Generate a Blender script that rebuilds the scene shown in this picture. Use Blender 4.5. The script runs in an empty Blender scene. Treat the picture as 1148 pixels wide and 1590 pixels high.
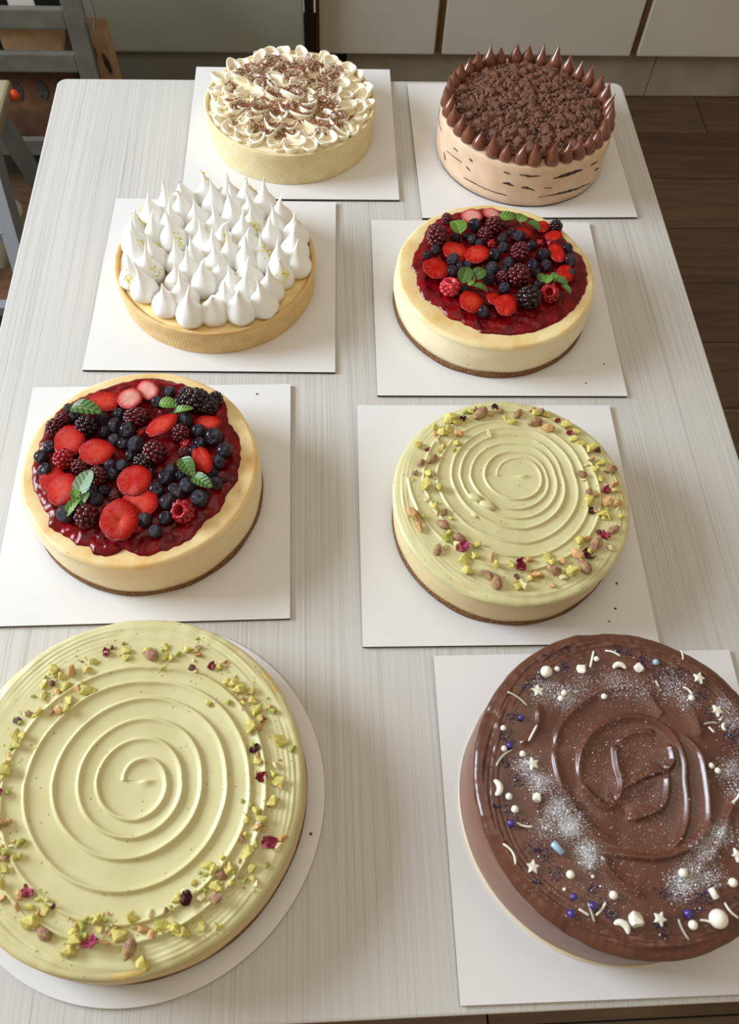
import bpy, bmesh, math, random
import numpy as np
from mathutils import Vector, Matrix, Euler, noise
from mathutils.bvhtree import BVHTree

# ---------------------------------------------------------------- camera
T = 0.75                                   # height of the table top
FPX, W, H = 1314.9, 1148, 1590
CAM = np.array([0.0, 0.0, T + 0.798])
AX_R = np.array([0.99848154, -0.04221472, 0.03539112])
AX_U = np.array([0.01870192, 0.86406645, 0.50303022])
AX_F = np.array([0.05181556, 0.50160451, -0.8635439])
scn = bpy.context.scene
COL = scn.collection
cd = bpy.data.cameras.new('camera')
cam = bpy.data.objects.new('camera', cd)
COL.objects.link(cam)
m3 = Matrix((AX_R, AX_U, -AX_F)).transposed()
cam.matrix_world = Matrix.Translation(Vector(CAM)) @ m3.to_4x4()
cd.sensor_fit = 'VERTICAL'
cd.sensor_height = 24.0
cd.lens = FPX / H * 24.0
cd.clip_start = 0.05
cd.dof.use_dof = True
cd.dof.focus_distance = 0.98
cd.dof.aperture_fstop = 6.0
scn.camera = cam

# ---------------------------------------------------------------- world, lights, exposure
world = bpy.data.worlds.new('world')
scn.world = world
world.use_nodes = True
bg = world.node_tree.nodes['Background']
bg.inputs[0].default_value = (1.0, 0.85, 0.64, 1)
bg.inputs[1].default_value = 0.42


def area(name, loc, target, sx, sy, power, color):
    ld = bpy.data.lights.new(name, 'AREA')
    ld.shape = 'RECTANGLE'
    ld.size, ld.size_y, ld.energy, ld.color = sx, sy, power, color
    o = bpy.data.objects.new(name, ld)
    COL.objects.link(o)
    o.location = loc
    o.rotation_euler = (Vector(target) - Vector(loc)).to_track_quat('-Z', 'Y').to_euler()
    return o


area('window_light', (-2.6, 1.1, T + 1.25), (0.05, 0.5, T), 1.35, 1.05, 142, (0.76, 0.875, 1.0))
area('overhead_fill', (0.1, 0.5, T + 1.75), (0.1, 0.5, T), 1.3, 1.3, 6, (1.0, 0.90, 0.76))  # soft warm fill added from above, stands for no actual lamp
vs = scn.view_settings
scn.display_settings.display_device = 'sRGB'
vs.view_transform = 'Standard'
vs.look = 'None'
vs.exposure = 0.0
vs.gamma = 1.0
vs.use_curve_mapping = False

RND = random.Random(7)


# ---------------------------------------------------------------- helpers
def at(px, py, h=0.0):
    """world point seen at photo pixel px,py on the level h above the table top"""
    d = AX_F + (px - W / 2) / FPX * AX_R - (py - H / 2) / FPX * AX_U
    t = (T + h - CAM[2]) / d[2]
    return Vector(CAM + d * t)


def at_y(px, py, Y):
    d = AX_F + (px - W / 2) / FPX * AX_R - (py - H / 2) / FPX * AX_U
    return Vector(CAM + d * (Y / d[1]))


def at_cyl(px, py, cx, cy, R):
    d = AX_F + (px - W / 2) / FPX * AX_R - (py - H / 2) / FPX * AX_U
    ox, oy = CAM[0] - cx, CAM[1] - cy
    a = d[0] ** 2 + d[1] ** 2
    b = 2 * (ox * d[0] + oy * d[1])
    c = ox * ox + oy * oy - R * R
    q = max(b * b - 4 * a * c, 0)
    t = (-b - math.sqrt(q)) / (2 * a)
    return Vector(CAM + d * t)


def L(c):
    return tuple(((v / 255) / 12.92 if v / 255 <= 0.04045 else (((v / 255) + 0.055) / 1.055) ** 2.4) for v in c) + (1.0,)


def mat(name, c, rough=0.5, c2=None, scale=40, detail=3, bump=0.0, bscale=None, bdist=0.001, spec=0.5, sss=0.0,
        sssr=0.006, coat=0.0, metal=0.0, stretch=None, contrast=(0.35, 0.65)):
    m = bpy.data.materials.new(name)
    m.use_nodes = True
    nt = m.node_tree
    b = nt.nodes['Principled BSDF']
    b.inputs['Base Color'].default_value = L(c)
    b.inputs['Roughness'].default_value = rough
    b.inputs['Specular IOR Level'].default_value = spec
    b.inputs['Metallic'].default_value = metal
    b.inputs['Coat Weight'].default_value = coat
    b.inputs['Coat Roughness'].default_value = 0.08
    if sss:
        b.inputs['Subsurface Weight'].default_value = sss
        b.inputs['Subsurface Radius'].default_value = (1.0, 0.6, 0.35)
        b.inputs['Subsurface Scale'].default_value = sssr
    tc = nt.nodes.new('ShaderNodeTexCoord')
    mp = nt.nodes.new('ShaderNodeMapping')
    nt.links.new(tc.outputs['Object'], mp.inputs['Vector'])
    if stretch:
        mp.inputs['Scale'].default_value = stretch
    if c2 is not None:
        n = nt.nodes.new('ShaderNodeTexNoise')
        n.inputs['Scale'].default_value = scale
        n.inputs['Detail'].default_value = detail
        nt.links.new(mp.outputs[0], n.inputs['Vector'])
        r = nt.nodes.new('ShaderNodeValToRGB')
        r.color_ramp.elements[0].position, r.color_ramp.elements[1].position = contrast
        r.color_ramp.elements[0].color, r.color_ramp.elements[1].color = L(c), L(c2)
        nt.links.new(n.outputs[0], r.inputs[0])
        nt.links.new(r.outputs[0], b.inputs['Base Color'])
        m['ramp'] = r.name
    if bump:
        n2 = nt.nodes.new('ShaderNodeTexNoise')
        n2.inputs['Scale'].default_value = bscale or scale
        n2.inputs['Detail'].default_value = 4
        nt.links.new(mp.outputs[0], n2.inputs['Vector'])
        bp = nt.nodes.new('ShaderNodeBump')
        bp.inputs['Strength'].default_value = bump
        bp.inputs['Distance'].default_value = bdist
        nt.links.new(n2.outputs[0], bp.inputs['Height'])
        nt.links.new(bp.outputs[0], b.inputs['Normal'])
    return m


class G:
    """small node-graph writer on an existing material"""
    def __init__(s, m):
        s.nt = m.node_tree
        s.b = s.nt.nodes['Principled BSDF']

    def node(s, t, **k):
        n = s.nt.nodes.new(t)
        for a, v in k.items():
            setattr(n, a, v)
        return n

    def link(s, a, b):
        s.nt.links.new(a, b)

    def math(s, op, a, b=None):
        n = s.node('ShaderNodeMath', operation=op)
        for i, v in enumerate((a, b)):
            if v is None:
                continue
            if isinstance(v, (int, float)):
                n.inputs[i].default_value = v
            else:
                s.link(v, n.inputs[i])
        return n.outputs[0]

    def ramp(s, f, stops):
        r = s.node('ShaderNodeValToRGB')
        e = r.color_ramp.elements
        while len(e) < len(stops):
            e.new(0.5)
        for i, (p, c) in enumerate(stops):
            e[i].position, e[i].color = p, c
        s.link(f, r.inputs[0])
        return r.outputs[0]

    def mix(s, f, a, b):
        n = s.node('ShaderNodeMix', data_type='RGBA')
        if isinstance(f, float):
            n.inputs[0].default_value = f
        else:
            s.link(f, n.inputs[0])
        for i, v in ((6, a), (7, b)):
            if isinstance(v, tuple):
                n.inputs[i].default_value = v
            else:
                s.link(v, n.inputs[i])
        return n.outputs[2]

    def coords(s):
        tc = s.node('ShaderNodeTexCoord')
        sep = s.node('ShaderNodeSeparateXYZ')
        s.link(tc.outputs['Object'], sep.inputs[0])
        return tc.outputs['Object'], sep.outputs[0], sep.outputs[1], sep.outputs[2]

    def bump(s, h, strength, dist):
        n = s.node('ShaderNodeBump')
        n.inputs['Strength'].default_value = strength
        n.inputs['Distance'].default_value = dist
        s.link(h, n.inputs['Height'])
        if s.b.inputs['Normal'].is_linked:
            s.link(s.b.inputs['Normal'].links[0].from_socket, n.inputs['Normal'])
        s.link(n.outputs[0], s.b.inputs['Normal'])


def mesh(name, vs_, fs, mats, smooth=True, mi=None):
    me = bpy.data.meshes.new(name)
    me.from_pydata([tuple(map(float, v)) for v in vs_], [], [tuple(int(i) for i in f) for f in fs])
    if not isinstance(mats, (list, tuple)):
        mats = [mats]
    for m in mats:
        me.materials.append(m)
    if mi is not None:
        me.polygons.foreach_set('material_index', mi)
    if smooth:
        me.polygons.foreach_set('use_smooth', [True] * len(me.polygons))
    me.update()
    return me


def put(name, me, parent=None, loc=(0, 0, 0), rot=(0, 0, 0), sc=(1, 1, 1)):
    o = bpy.data.objects.new(name, me)
    COL.objects.link(o)
    o.location = loc
    o.rotation_euler = rot
    o.scale = (sc, sc, sc) if isinstance(sc, (int, float)) else sc
    if parent:
        o.parent = parent
    return o


def tag(o, label=None, cat=None, group=None, kind=None):
    if label:
        o['label'] = label
    if cat:
        o['category'] = cat
    if group:
        o['group'] = group
    if kind:
        o['kind'] = kind
    return o


def thing(name, loc, label, cat, group=None):
    return tag(put(name, None, None, loc), label, cat, group)


class MB:
    def __init__(s):
        s.v, s.f = [], []

    def add(s, v, f):
        n = len(s.v)
        s.v += [tuple(p) for p in v]
        s.f += [tuple(i + n for i in q) for q in f]
        return s

    def box(s, x0, x1, y0, y1, z0, z1):
        v = [(x, y, z) for x in (x0, x1) for y in (y0, y1) for z in (z0, z1)]
        return s.add(v, [(0, 1, 3, 2), (4, 6, 7, 5), (0, 4, 5, 1), (2, 3, 7, 6), (0, 2, 6, 4), (1, 5, 7, 3)])

    def bar(s, a, b, w, t):
        a, b = Vector(a), Vector(b)
        d = (b - a).normalized()
        n = d.cross(Vector((0, 1, 0)))
        if n.length < 0.1:
            n = d.cross(Vector((1, 0, 0)))
        n.normalize()
        k = d.cross(n)
        v = []
        for p in (a, b):
            for i, j in ((-1, -1), (1, -1), (1, 1), (-1, 1)):
                v.append(p + n * w / 2 * i + k * t / 2 * j)
        return s.add(v, [(0, 1, 2, 3), (7, 6, 5, 4), (0, 4, 5, 1), (1, 5, 6, 2), (2, 6, 7, 3), (3, 7, 4, 0)])

    def tube(s, pts, r, seg=8, closed=False):
        pts = [Vector(p) for p in pts]
        n = len(pts)
        vv = []
        for i, p in enumerate(pts):
            d = (pts[(i + 1) % n] - pts[i - 1]) if closed else (pts[min(i + 1, n - 1)] - pts[max(i - 1, 0)])
            d.normalize()
            a = d.cross(Vector((0.12, 0.2, 1)))
            a.normalize()
            b = d.cross(a)
            rr = r[i] if isinstance(r, (list, tuple)) else r
            for k in range(seg):
                t = 2 * math.pi * k / seg
                vv.append(p + a * math.cos(t) * rr + b * math.sin(t) * rr)
        ff = []
        for i in range(n if closed else n - 1):
            j = (i + 1) % n
            for k in range(seg):
                k2 = (k + 1) % seg
                ff.append((i * seg + k, i * seg + k2, j * seg + k2, j * seg + k))
        if not closed:
            ff.append(tuple(range(seg))[::-1])
            ff.append(tuple((n - 1) * seg + k for k in range(seg)))
        return s.add(vv, ff)

    def mesh(s, name, mats, smooth=False):
        return mesh(name, s.v, s.f, mats, smooth)


def bevel(me, w=0.003, seg=2):
    bm = bmesh.new()
    bm.from_mesh(me)
    bmesh.ops.recalc_face_normals(bm, faces=bm.faces)
    bmesh.ops.bevel(bm, geom=bm.edges[:], offset=w, segments=seg, profile=0.7, affect='EDGES', clamp_overlap=True)
    bm.to_mesh(me)
    bm.free()
    return me


def lathe(prof, seg=128, wob=0.0, seed=0, zw=0.0):
    """profile of (r,z) from the bottom centre outwards; returns verts, faces"""
    v, f = [], []
    for i in range(seg):
        a = 2 * math.pi * i / seg
        ca, sa = math.cos(a), math.sin(a)
        for j, (r, z) in enumerate(prof):
            dr = noise.noise(Vector((ca * 3 + seed, sa * 3, z * 60))) * wob if r > 0.001 else 0
            dz = noise.noise(Vector((ca * 4 + seed, sa * 4, 9 + r * 40))) * zw if j else 0
            v.append(((r + dr) * ca, (r + dr) * sa, z + dz))
    n = len(prof)
    for i in range(seg):
        k = (i + 1) % seg
        for j in range(n - 1):
            f.append((i * n + j, k * n + j, k * n + j + 1, i * n + j + 1))
    return v, f


def weld(me, d=1e-6):
    bm = bmesh.new()
    bm.from_mesh(me)
    bmesh.ops.remove_doubles(bm, verts=bm.verts, dist=d)
    bmesh.ops.recalc_face_normals(bm, faces=bm.faces)
    bm.to_mesh(me)
    bm.free()
    return me


def ico(sub):
    bm = bmesh.new()
    bmesh.ops.create_icosphere(bm, subdivisions=sub, radius=1.0)
    v = [x.co.copy() for x in bm.verts]
    f = [tuple(q.index for q in p.verts) for p in bm.faces]
    bm.free()
    return v, f


ICO = {k: ico(k) for k in (1, 2, 3)}


def fbm(p, s, o=3):
    q = Vector(p) * s
    a, t = 1.0, 0.0
    for _ in range(o):
        t += noise.noise(q) * a
        q = q * 2.03
        a *= 0.5
    return t


# ---------------------------------------------------------------- materials
M = {}
# pale wood-look laminate: grain lines running along the table
m = mat('table_laminate', (216, 211, 203), 0.42, spec=0.4)
g = G(m)
obj_, ox, oy, oz = g.coords()


def streak(sx, sy, detail, dist=0.0):
    mp = g.node('ShaderNodeMapping')
    mp.inputs['Scale'].default_value = (sx, sy, 1)
    g.link(obj_, mp.inputs[0])
    n = g.node('ShaderNodeTexNoise')
    n.inputs['Scale'].default_value = 1.0
    n.inputs['Detail'].default_value = detail
    n.inputs['Distortion'].default_value = dist
    g.link(mp.outputs[0], n.inputs['Vector'])
    return n.outputs[0]


s1, s2, s3 = streak(560, 1.6, 4), streak(760, 3.4, 2), streak(14, 0.4, 2)
base = g.ramp(s3, [(0.3, L((195, 192, 187))), (0.7, L((203, 200, 195)))])
fine = g.ramp(s1, [(0.30, L((174, 169, 160))), (0.44, L((196, 193, 188))), (0.68, L((207, 205, 201)))])
c = g.mix(0.7, base, fine)
dark = g.ramp(s2, [(0.30, (0.62, 0.61, 0.60, 1)), (0.39, (1, 1, 1, 1))])
mm = g.node('ShaderNodeMix', data_type='RGBA', blend_type='MULTIPLY')
mm.inputs[0].default_value = 0.6
g.link(c, mm.inputs[6])
g.link(dark, mm.inputs[7])
g.link(mm.outputs[2], g.b.inputs['Base Color'])
g.bump(s1, 0.15, 0.0005)
M['table'] = m
M['table_edge'] = mat('table_edge', (222, 217, 208), 0.5)
M['steel'] = mat('brushed_steel', (150, 150, 150), 0.35, metal=0.6)
M['board'] = mat('board_white', (226, 225, 224), 0.38, (221, 220, 219), 6, bump=0.05, bscale=300, bdist=0.0003)
M['board_edge'] = mat('board_brown_edge', (66, 54, 46), 0.7, (46, 38, 34), 90)
M['board_card'] = mat('board_card_edge', (120, 112, 100), 0.7)
M['crust'] = mat('biscuit_crust', (150, 108, 66), 0.9, (98, 64, 36), 420, bump=0.9, bscale=500, bdist=0.002)


def cheese_mat(name, top, side, zt, brown):
    m = mat(name, side, 0.42, sss=0.25, sssr=0.01, bump=0.3, bscale=90, bdist=0.0016, spec=0.4)
    g = G(m)
    o, x, y, z = g.coords()
    n = g.node('ShaderNodeTexNoise')
    n.inputs['Scale'].default_value = 28
    n.inputs['Detail'].default_value = 5
    g.link(o, n.inputs['Vector'])
    n2 = g.node('ShaderNodeTexNoise')
    n2.inputs['Scale'].default_value = 160
    n2.inputs['Detail'].default_value = 3
    g.link(o, n2.inputs['Vector'])
    zz = g.math('ADD', z, g.math('MULTIPLY', g.math('SUBTRACT', n.outputs[0], 0.5), 0.006))
    f = g.ramp(zz, [(0.0, (0, 0, 0, 1)), (1.0, (1, 1, 1, 1))])
    mr = g.node('ShaderNodeMapRange')
    mr.inputs['From Min'].default_value = zt - 0.007
    mr.inputs['From Max'].default_value = zt - 0.001
    g.link(zz, mr.inputs['Value'])
    topc = g.ramp(n.outputs[0], [(0.36, L(top)), (0.68, L(brown))])
    spk = g.ramp(n2.outputs[0], [(0.24, (0.75, 0.66, 0.5, 1)), (0.33, (1, 1, 1, 1))])
    mm = g.node('ShaderNodeMix', data_type='RGBA', blend_type='MULTIPLY')
    mm.inputs[0].default_value = 1.0
    g.link(g.mix(mr.outputs[0], L(side), topc), mm.inputs[6])
    g.link(spk, mm.inputs[7])
    g.link(mm.outputs[2], g.b.inputs['Base Color'])
    return m


# red berry sauce
M['sauce'] = mat('berry_sauce', (134, 8, 18), 0.24, (86, 3, 9), 55, coat=0.18, spec=0.18, bump=0.35, bscale=260, bdist=0.002)
M['blue_a'] = mat('blueberry_bloom', (50, 44, 58), 0.42, (26, 20, 30), 3, bump=0.5, bscale=9, bdist=0.08, coat=0.1)
M['blue_b'] = mat('blueberry_dark', (20, 12, 26), 0.2, (48, 32, 52), 4, bump=0.6, bscale=12, bdist=0.08, coat=0.35, spec=0.35)
M['blue_c'] = mat('blueberry_purple', (72, 46, 60), 0.34, (34, 18, 34), 3, bump=0.7, bscale=9, bdist=0.1, coat=0.2)
M['black'] = mat('blackberry_skin', (20, 6, 12), 0.2, (48, 10, 22), 2, coat=0.3, spec=0.4)
M['black_red'] = mat('blackberry_red_skin', (104, 14, 28), 0.22, (56, 8, 20), 2, coat=0.3, spec=0.4)
M['rasp'] = mat('raspberry_skin', (176, 22, 34), 0.3, (128, 12, 24), 2, coat=0.2, spec=0.4)
M['rasp_pink'] = mat('raspberry_pale_skin', (216, 66, 76), 0.38, (188, 36, 48), 2, coat=0.1)


def straw_mat(name, rim, core, pale, rr):
    m = mat(name, rim, 0.45, coat=0.0, spec=0.12)
    g = G(m)
    o, x, y, z = g.coords()
    r = g.math('SQRT', g.math('ADD', g.math('MULTIPLY', x, x), g.math('MULTIPLY', y, y)))
    ang = g.math('ARCTAN2', y, x)
    n = g.node('ShaderNodeTexNoise')
    n.inputs['Scale'].default_value = 3.0
    n.inputs['Detail'].default_value = 3
    cmb = g.node('ShaderNodeCombineXYZ')
    g.link(g.math('MULTIPLY', ang, 7.0), cmb.inputs[0])
    g.link(g.math('MULTIPLY', r, 0.35), cmb.inputs[1])
    g.link(cmb.outputs[0], n.inputs['Vector'])
    rr_ = g.math('ADD', r, g.math('MULTIPLY', g.math('SUBTRACT', n.outputs[0], 0.5), 1.0))
    c = g.ramp(rr_, [(0.0, L(core)), (rr * 0.55, L(pale)), (rr, L(rim)), (0.95, L(tuple(int(v * 0.9) for v in rim)))])
    st = g.ramp(n.outputs[0], [(0.52, (0, 0, 0, 1)), (0.66, (1, 1, 1, 1))])
    band = g.ramp(r, [(0.25, (0, 0, 0, 1)), (0.45, (1, 1, 1, 1)), (0.75, (0.8, 0.8, 0.8, 1)), (0.93, (0, 0, 0, 1))])
    fac = g.math('MULTIPLY', g.math('MULTIPLY', st, band), 0.55)
    g.link(g.mix(fac, c, L((236, 128, 92))), g.b.inputs['Base Color'])
    g.bump(n.outputs[0], 0.3, 0.05)
    return m


M['straw'] = straw_mat('strawberry_flesh', (182, 14, 8), (192, 44, 28), (206, 70, 46), 0.5)
M['straw_pale'] = straw_mat('strawberry_pale_flesh', (196, 34, 28), (226, 150, 140), (222, 160, 150), 0.9)
M['straw_red'] = straw_mat('strawberry_red_flesh', (178, 12, 7), (186, 24, 12), (184, 18, 9), 0.5)
M['straw_skin'] = mat('strawberry_skin', (176, 10, 10), 0.25, (150, 8, 8), 3, coat=0.6, bump=0.5, bscale=12, bdist=0.05)


def leaf_mat(name, c, c2):
    m = mat(name, c, 0.38, sss=0.0, coat=0.15)
    g = G(m)
    o, x, y, z = g.coords()
    ay = g.math('ABSOLUTE', y)
    v = g.math('SINE', g.math('MULTIPLY', g.math('SUBTRACT', x, g.math('MULTIPLY', ay, 0.8)), 17))
    mid = g.math('LESS_THAN', ay, 0.025)
    f = g.math('MAXIMUM', mid, g.math('MULTIPLY', g.math('GREATER_THAN', v, 0.93), 0.3))
    g.link(g.mix(f, L(c), L(c2)), g.b.inputs['Base Color'])
    g.bump(v, 0.25, 0.05)
    return m


M['mint'] = leaf_mat('mint_leaf', (64, 98, 34), (120, 152, 78))
M['mint_pale'] = leaf_mat('mint_pale_leaf', (138, 172, 140), (196, 216, 190))
M['mint_light'] = leaf_mat('mint_light_leaf', (92, 132, 44), (142, 174, 92))
M['meringue'] = mat('meringue', (241, 240, 236), 0.42, sss=0.25, sssr=0.008, bump=0.08, bscale=200, spec=0.4)
M['cream'] = mat('whipped_cream', (250, 243, 226), 0.4, (244, 232, 204), 3, sss=0.25, sssr=0.006)
M['cream_cut'] = mat('cream_base', (240, 226, 190), 0.5, bump=0.3, bscale=120)
M['zest'] = mat('lemon_zest', (228, 216, 84), 0.5)
M['curd'] = mat('lemon_curd', (234, 210, 150), 0.35, (222, 188, 118), 60)


def tart_mat(name, c, c2, dot, nz, zmax):
    m = mat(name, c, 0.75, c2, 60, bump=0.3, bscale=400, bdist=0.0008, sss=0.05, sssr=0.004)
    g = G(m)
    rampout = m.node_tree.nodes[m['ramp']].outputs[0]
    o, x, y, z = g.coords()
    ang = g.math('MULTIPLY', g.math('ARCTAN2', y, x), 104 / math.pi)
    row = g.math('MULTIPLY', z, nz / zmax)
    odd = g.math('MULTIPLY', g.math('FLOORED_MODULO', g.math('FLOOR', row), 2.0), 0.5)
    u = g.math('SUBTRACT', g.math('FRACT', g.math('ADD', ang, odd)), 0.5)
    v = g.math('SUBTRACT', g.math('FRACT', row), 0.5)
    d = g.math('SQRT', g.math('ADD', g.math('MULTIPLY', u, u), g.math('MULTIPLY', v, v)))
    f = g.math('SUBTRACT', 1.0, g.node('ShaderNodeClamp').outputs[0])
    mr = g.node('ShaderNodeMapRange')
    mr.inputs['From Min'].default_value = 0.16
    mr.inputs['From Max'].default_value = 0.30
    mr.inputs['To Min'].default_value = 1.0
    mr.inputs['To Max'].default_value = 0.0
    g.link(d, mr.inputs['Value'])
    r = g.math('SQRT', g.math('ADD', g.math('MULTIPLY', x, x), g.math('MULTIPLY', y, y)))
    inside = g.math('MULTIPLY', g.math('LESS_THAN', z, zmax * 0.93), g.math('GREATER_THAN', r, 0.1175))
    ft = g.math('MULTIPLY', mr.outputs[0], inside)
    g.link(g.mix(g.math('MULTIPLY', ft, 0.8), rampout, L(dot)), g.b.inputs['Base Color'])
    g.bump(ft, 0.7, 0.0008)
    return m


M['tart_pale'] = tart_mat('tart_shell_pale', (226, 210, 166), (218, 198, 146), (244, 232, 190), 10, 0.0487)
M['tart_gold'] = tart_mat('tart_shell_golden', (222, 188, 130), (210, 168, 108), (244, 222, 170), 8, 0.0375)
M['cocoa'] = mat('chocolate_shavings', (168, 108, 76), 0.7, (132, 78, 52), 120)
M['ganache'] = mat('ganache', (114, 66, 48), 0.22, (122, 72, 52), 60, coat=0.3, sss=0.05, sssr=0.003)
M['crumb'] = mat('chocolate_crumb', (138, 96, 76), 0.85, (108, 70, 52), 2.5, bump=0.5, bscale=5, bdist=0.15)
M['crumb_dark'] = mat('chocolate_soil', (104, 68, 50), 0.9, (56, 32, 24), 200, bump=0.8, bscale=300, bdist=0.003)
M['mousse'] = mat('mousse_side', (222, 194, 164), 0.5, (212, 180, 148), 45, sss=0.15, sssr=0.006, bump=0.15, bscale=120)
M['sponge'] = mat('dark_sponge', (50, 34, 28), 0.85, (82, 56, 44), 260, bump=0.6, bscale=400)


def speck_mat(name, c, c2, sp, rough, **k):
    m = mat(name, c, rough, c2, 30, **k)
    g = G(m)
    rampout = m.node_tree.nodes[m['ramp']].outputs[0]
    n = g.node('ShaderNodeTexVoronoi')
    n.inputs['Scale'].default_value = 210
    o = g.coords()[0]
    g.link(o, n.inputs['Vector'])
    sep = g.node('ShaderNodeSeparateColor')
    g.link(n.outputs['Color'], sep.inputs[0])
    f = g.math('MULTIPLY', g.math('LESS_THAN', n.outputs['Distance'], 0.20), g.math('GREATER_THAN', sep.outputs[0], 0.90))
    g.link(g.mix(g.math('MULTIPLY', f, 0.55), rampout, L(sp)), g.b.inputs['Base Color'])
    return m


M['pist'] = speck_mat('pistachio_cream', (211, 205, 157), (204, 196, 143), (116, 104, 56), 0.36, sss=0.12, sssr=0.006, bump=0.06, bscale=150, spec=0.45)
M['choc'] = speck_mat('chocolate_frosting', (102, 60, 43), (86, 49, 35), (120, 84, 68), 0.3, sss=0.05, sssr=0.003, bump=0.25, bscale=120, coat=0.15)
M['choc_side'] = mat('chocolate_frosting_side', (132, 90, 70), 0.36, (118, 78, 60), 20, bump=0.1, bscale=60, stretch=(1, 1, 8))
M['nut_y'] = mat('pistachio_yellow', (226, 210, 118), 0.5, (190, 182, 82), 2.2, bump=0.4, bscale=300)
M['nut_g'] = mat('pistachio_green', (190, 190, 86), 0.5, (146, 158, 60), 2.2, bump=0.4, bscale=300)
M['nut_o'] = mat('pistachio_tan', (222, 182, 122), 0.55, (196, 140, 84), 2.2, bump=0.4, bscale=300)
M['nut_p'] = mat('pistachio_skin', (164, 112, 98), 0.55, (182, 160, 92), 2.0, bump=0.5, bscale=300, contrast=(0.45, 0.6))
M['nut_w'] = mat('pistachio_pale', (238, 230, 184), 0.5, (222, 208, 140), 2.2, bump=0.4, bscale=300)
M['nut_d'] = mat('pistachio_dark_skin', (74, 34, 34), 0.5, (110, 56, 44), 260, bump=0.4, bscale=300)
M['petal_r'] = mat('rose_petal', (160, 24, 58), 0.5, (122, 14, 42), 200, bump=0.4, bscale=400)
M['petal_k'] = mat('rose_petal_pink', (186, 74, 104), 0.5, (150, 44, 76), 200, bump=0.4, bscale=400)
M['petal_d'] = mat('rose_petal_dark', (62, 16, 28), 0.5, (90, 26, 44), 200, bump=0.4, bscale=400)
M['sp_white'] = mat('sugar_white', (238, 233, 218), 0.3, coat=0.3, sss=0.1, sssr=0.002)
M['sp_silver'] = mat('sugar_silver', (196, 190, 176), 0.25, metal=0.35)
M['sp_purple'] = mat('sugar_purple', (62, 44, 130), 0.25, coat=0.5)
M['sp_crystal'] = mat('sugar_crystal', (44, 30, 82), 0.15, (20, 12, 40), 400, coat=0.9)
M['sp_blue'] = mat('sugar_blue', (150, 180, 200), 0.3, coat=0.4)
M['glitter'] = mat('silver_glitter', (236, 238, 244), 0.3, metal=0.7)

# ---------------------------------------------------------------- the setting
PL = [mat('plank_%d' % i, a, 0.42, b, 3.0, detail=6, stretch=(1.2, 16, 1), bump=0.1, bscale=30, spec=0.35)
      for i, (a, b) in enumerate((((84, 62, 40), (66, 46, 30)), ((90, 68, 46), (72, 54, 36)), ((80, 56, 36), (60, 42, 27))))]
M['grout'] = mat('floor_joint', (40, 30, 22), 0.9)
b = MB().box(-2.3, 2.3, -1.3, 2.75, -0.03, -0.004)
floor = tag(put('floor', b.mesh('floor', M['grout'])), kind='structure')
plk = []
for i in range(3):
    q = MB().box(-0.598, 0.598, -0.0985, 0.0985, -0.004, 0)
    plk.append(q.mesh('plank', PL[i]))
for j in range(20):
    y = -1.2 + 0.2 * j + 0.06
    off = (0.24 - 0.6 + 0.6 + (0.0 if j < 8 else 0.0) + 0.3 * ((j - 6) % 4)) % 1.2
    for i in range(5):
        x = -3.0 + 1.2 * i + off
        if x < -2.2 or x > 2.2 or y > 2.7:
            continue
        put('floor_tile', plk[RND.randrange(3)], floor, (x, y, 0))
wm = mat('wall_paint', (188, 184, 172), 0.7, (182, 178, 166), 8)
tag(put('wall_back', MB().box(-2.3, 2.3, 2.95, 3.05, 0, 2.6).mesh('wall_back', wm)), kind='structure')

# kitchen base cabinets along the back
M['cab'] = mat('cabinet_front', (190, 182, 166), 0.45, (184, 176, 160), 5)
M['cab_edge'] = mat('cabinet_gold_edge', (132, 104, 58), 0.5, (112, 84, 44), 30)
M['plinth'] = mat('stone_plinth', (150, 138, 118), 0.6, (136, 124, 104), 9, detail=6, bump=0.1, bscale=40)
M['top'] = mat('counter_top', (170, 166, 158), 0.3, (150, 146, 138), 60)
YF = 2.30
zb = at_y(1148, 91, YF).z
xs = [at_y(490, 60, YF).x, at_y(683, 60, YF).x, at_y(997, 45, YF).x, at_y(997, 45, YF).x + 0.60, at_y(997, 45, YF).x + 1.2]
lab = ['cream cabinet door unit beside the black appliance gap, left of the row',
       'cream cabinet between two gold-edged joints behind the crumb-topped chocolate cake',
       'cream cabinet at the right end of the frame above the brown floor']
for i in range(3):
    x0, x1 = xs[i], xs[i + 1]
    t = thing('cabinet', ((x0 + x1) / 2, YF, zb), lab[i], 'cabinet', 'kitchen cabinets along the back')
    w = (x1 - x0) / 2
    put('body', MB().box(-w + 0.001, w - 0.001, 0.02, 0.58, 0, 0.86 - zb).mesh('body', M['cab_edge']), t)
    put('door', bevel(MB().box(-w + 0.011, w - 0.011, 0.0, 0.02, 0.004, 0.84 - zb).mesh('door', M['cab']), 0.003), t)
t = tag(put('worktop', bevel(MB().box(xs[0] + 0.001, xs[3] + 0.02, YF - 0.02, 2.93, 0.86, 0.90).mesh('worktop', M['top']), 0.003)),
        'grey stone worktop over the cream cabinets', 'worktop')
t = thing('plinth', (0, 2.333, 0), 'grey-beige stone plinth under the cream cabinets', 'plinth')
xj = at_y(1010, 120, 2.333).x
for i in range(-2, 2):
    put('panel', bevel(MB().box(xj + i * 0.45 + 0.0015, xj + (i + 1) * 0.45 - 0.0015, 0, 0.02, 0.002, zb - 0.001).mesh('panel', M['plinth']), 0.001), t)

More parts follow.
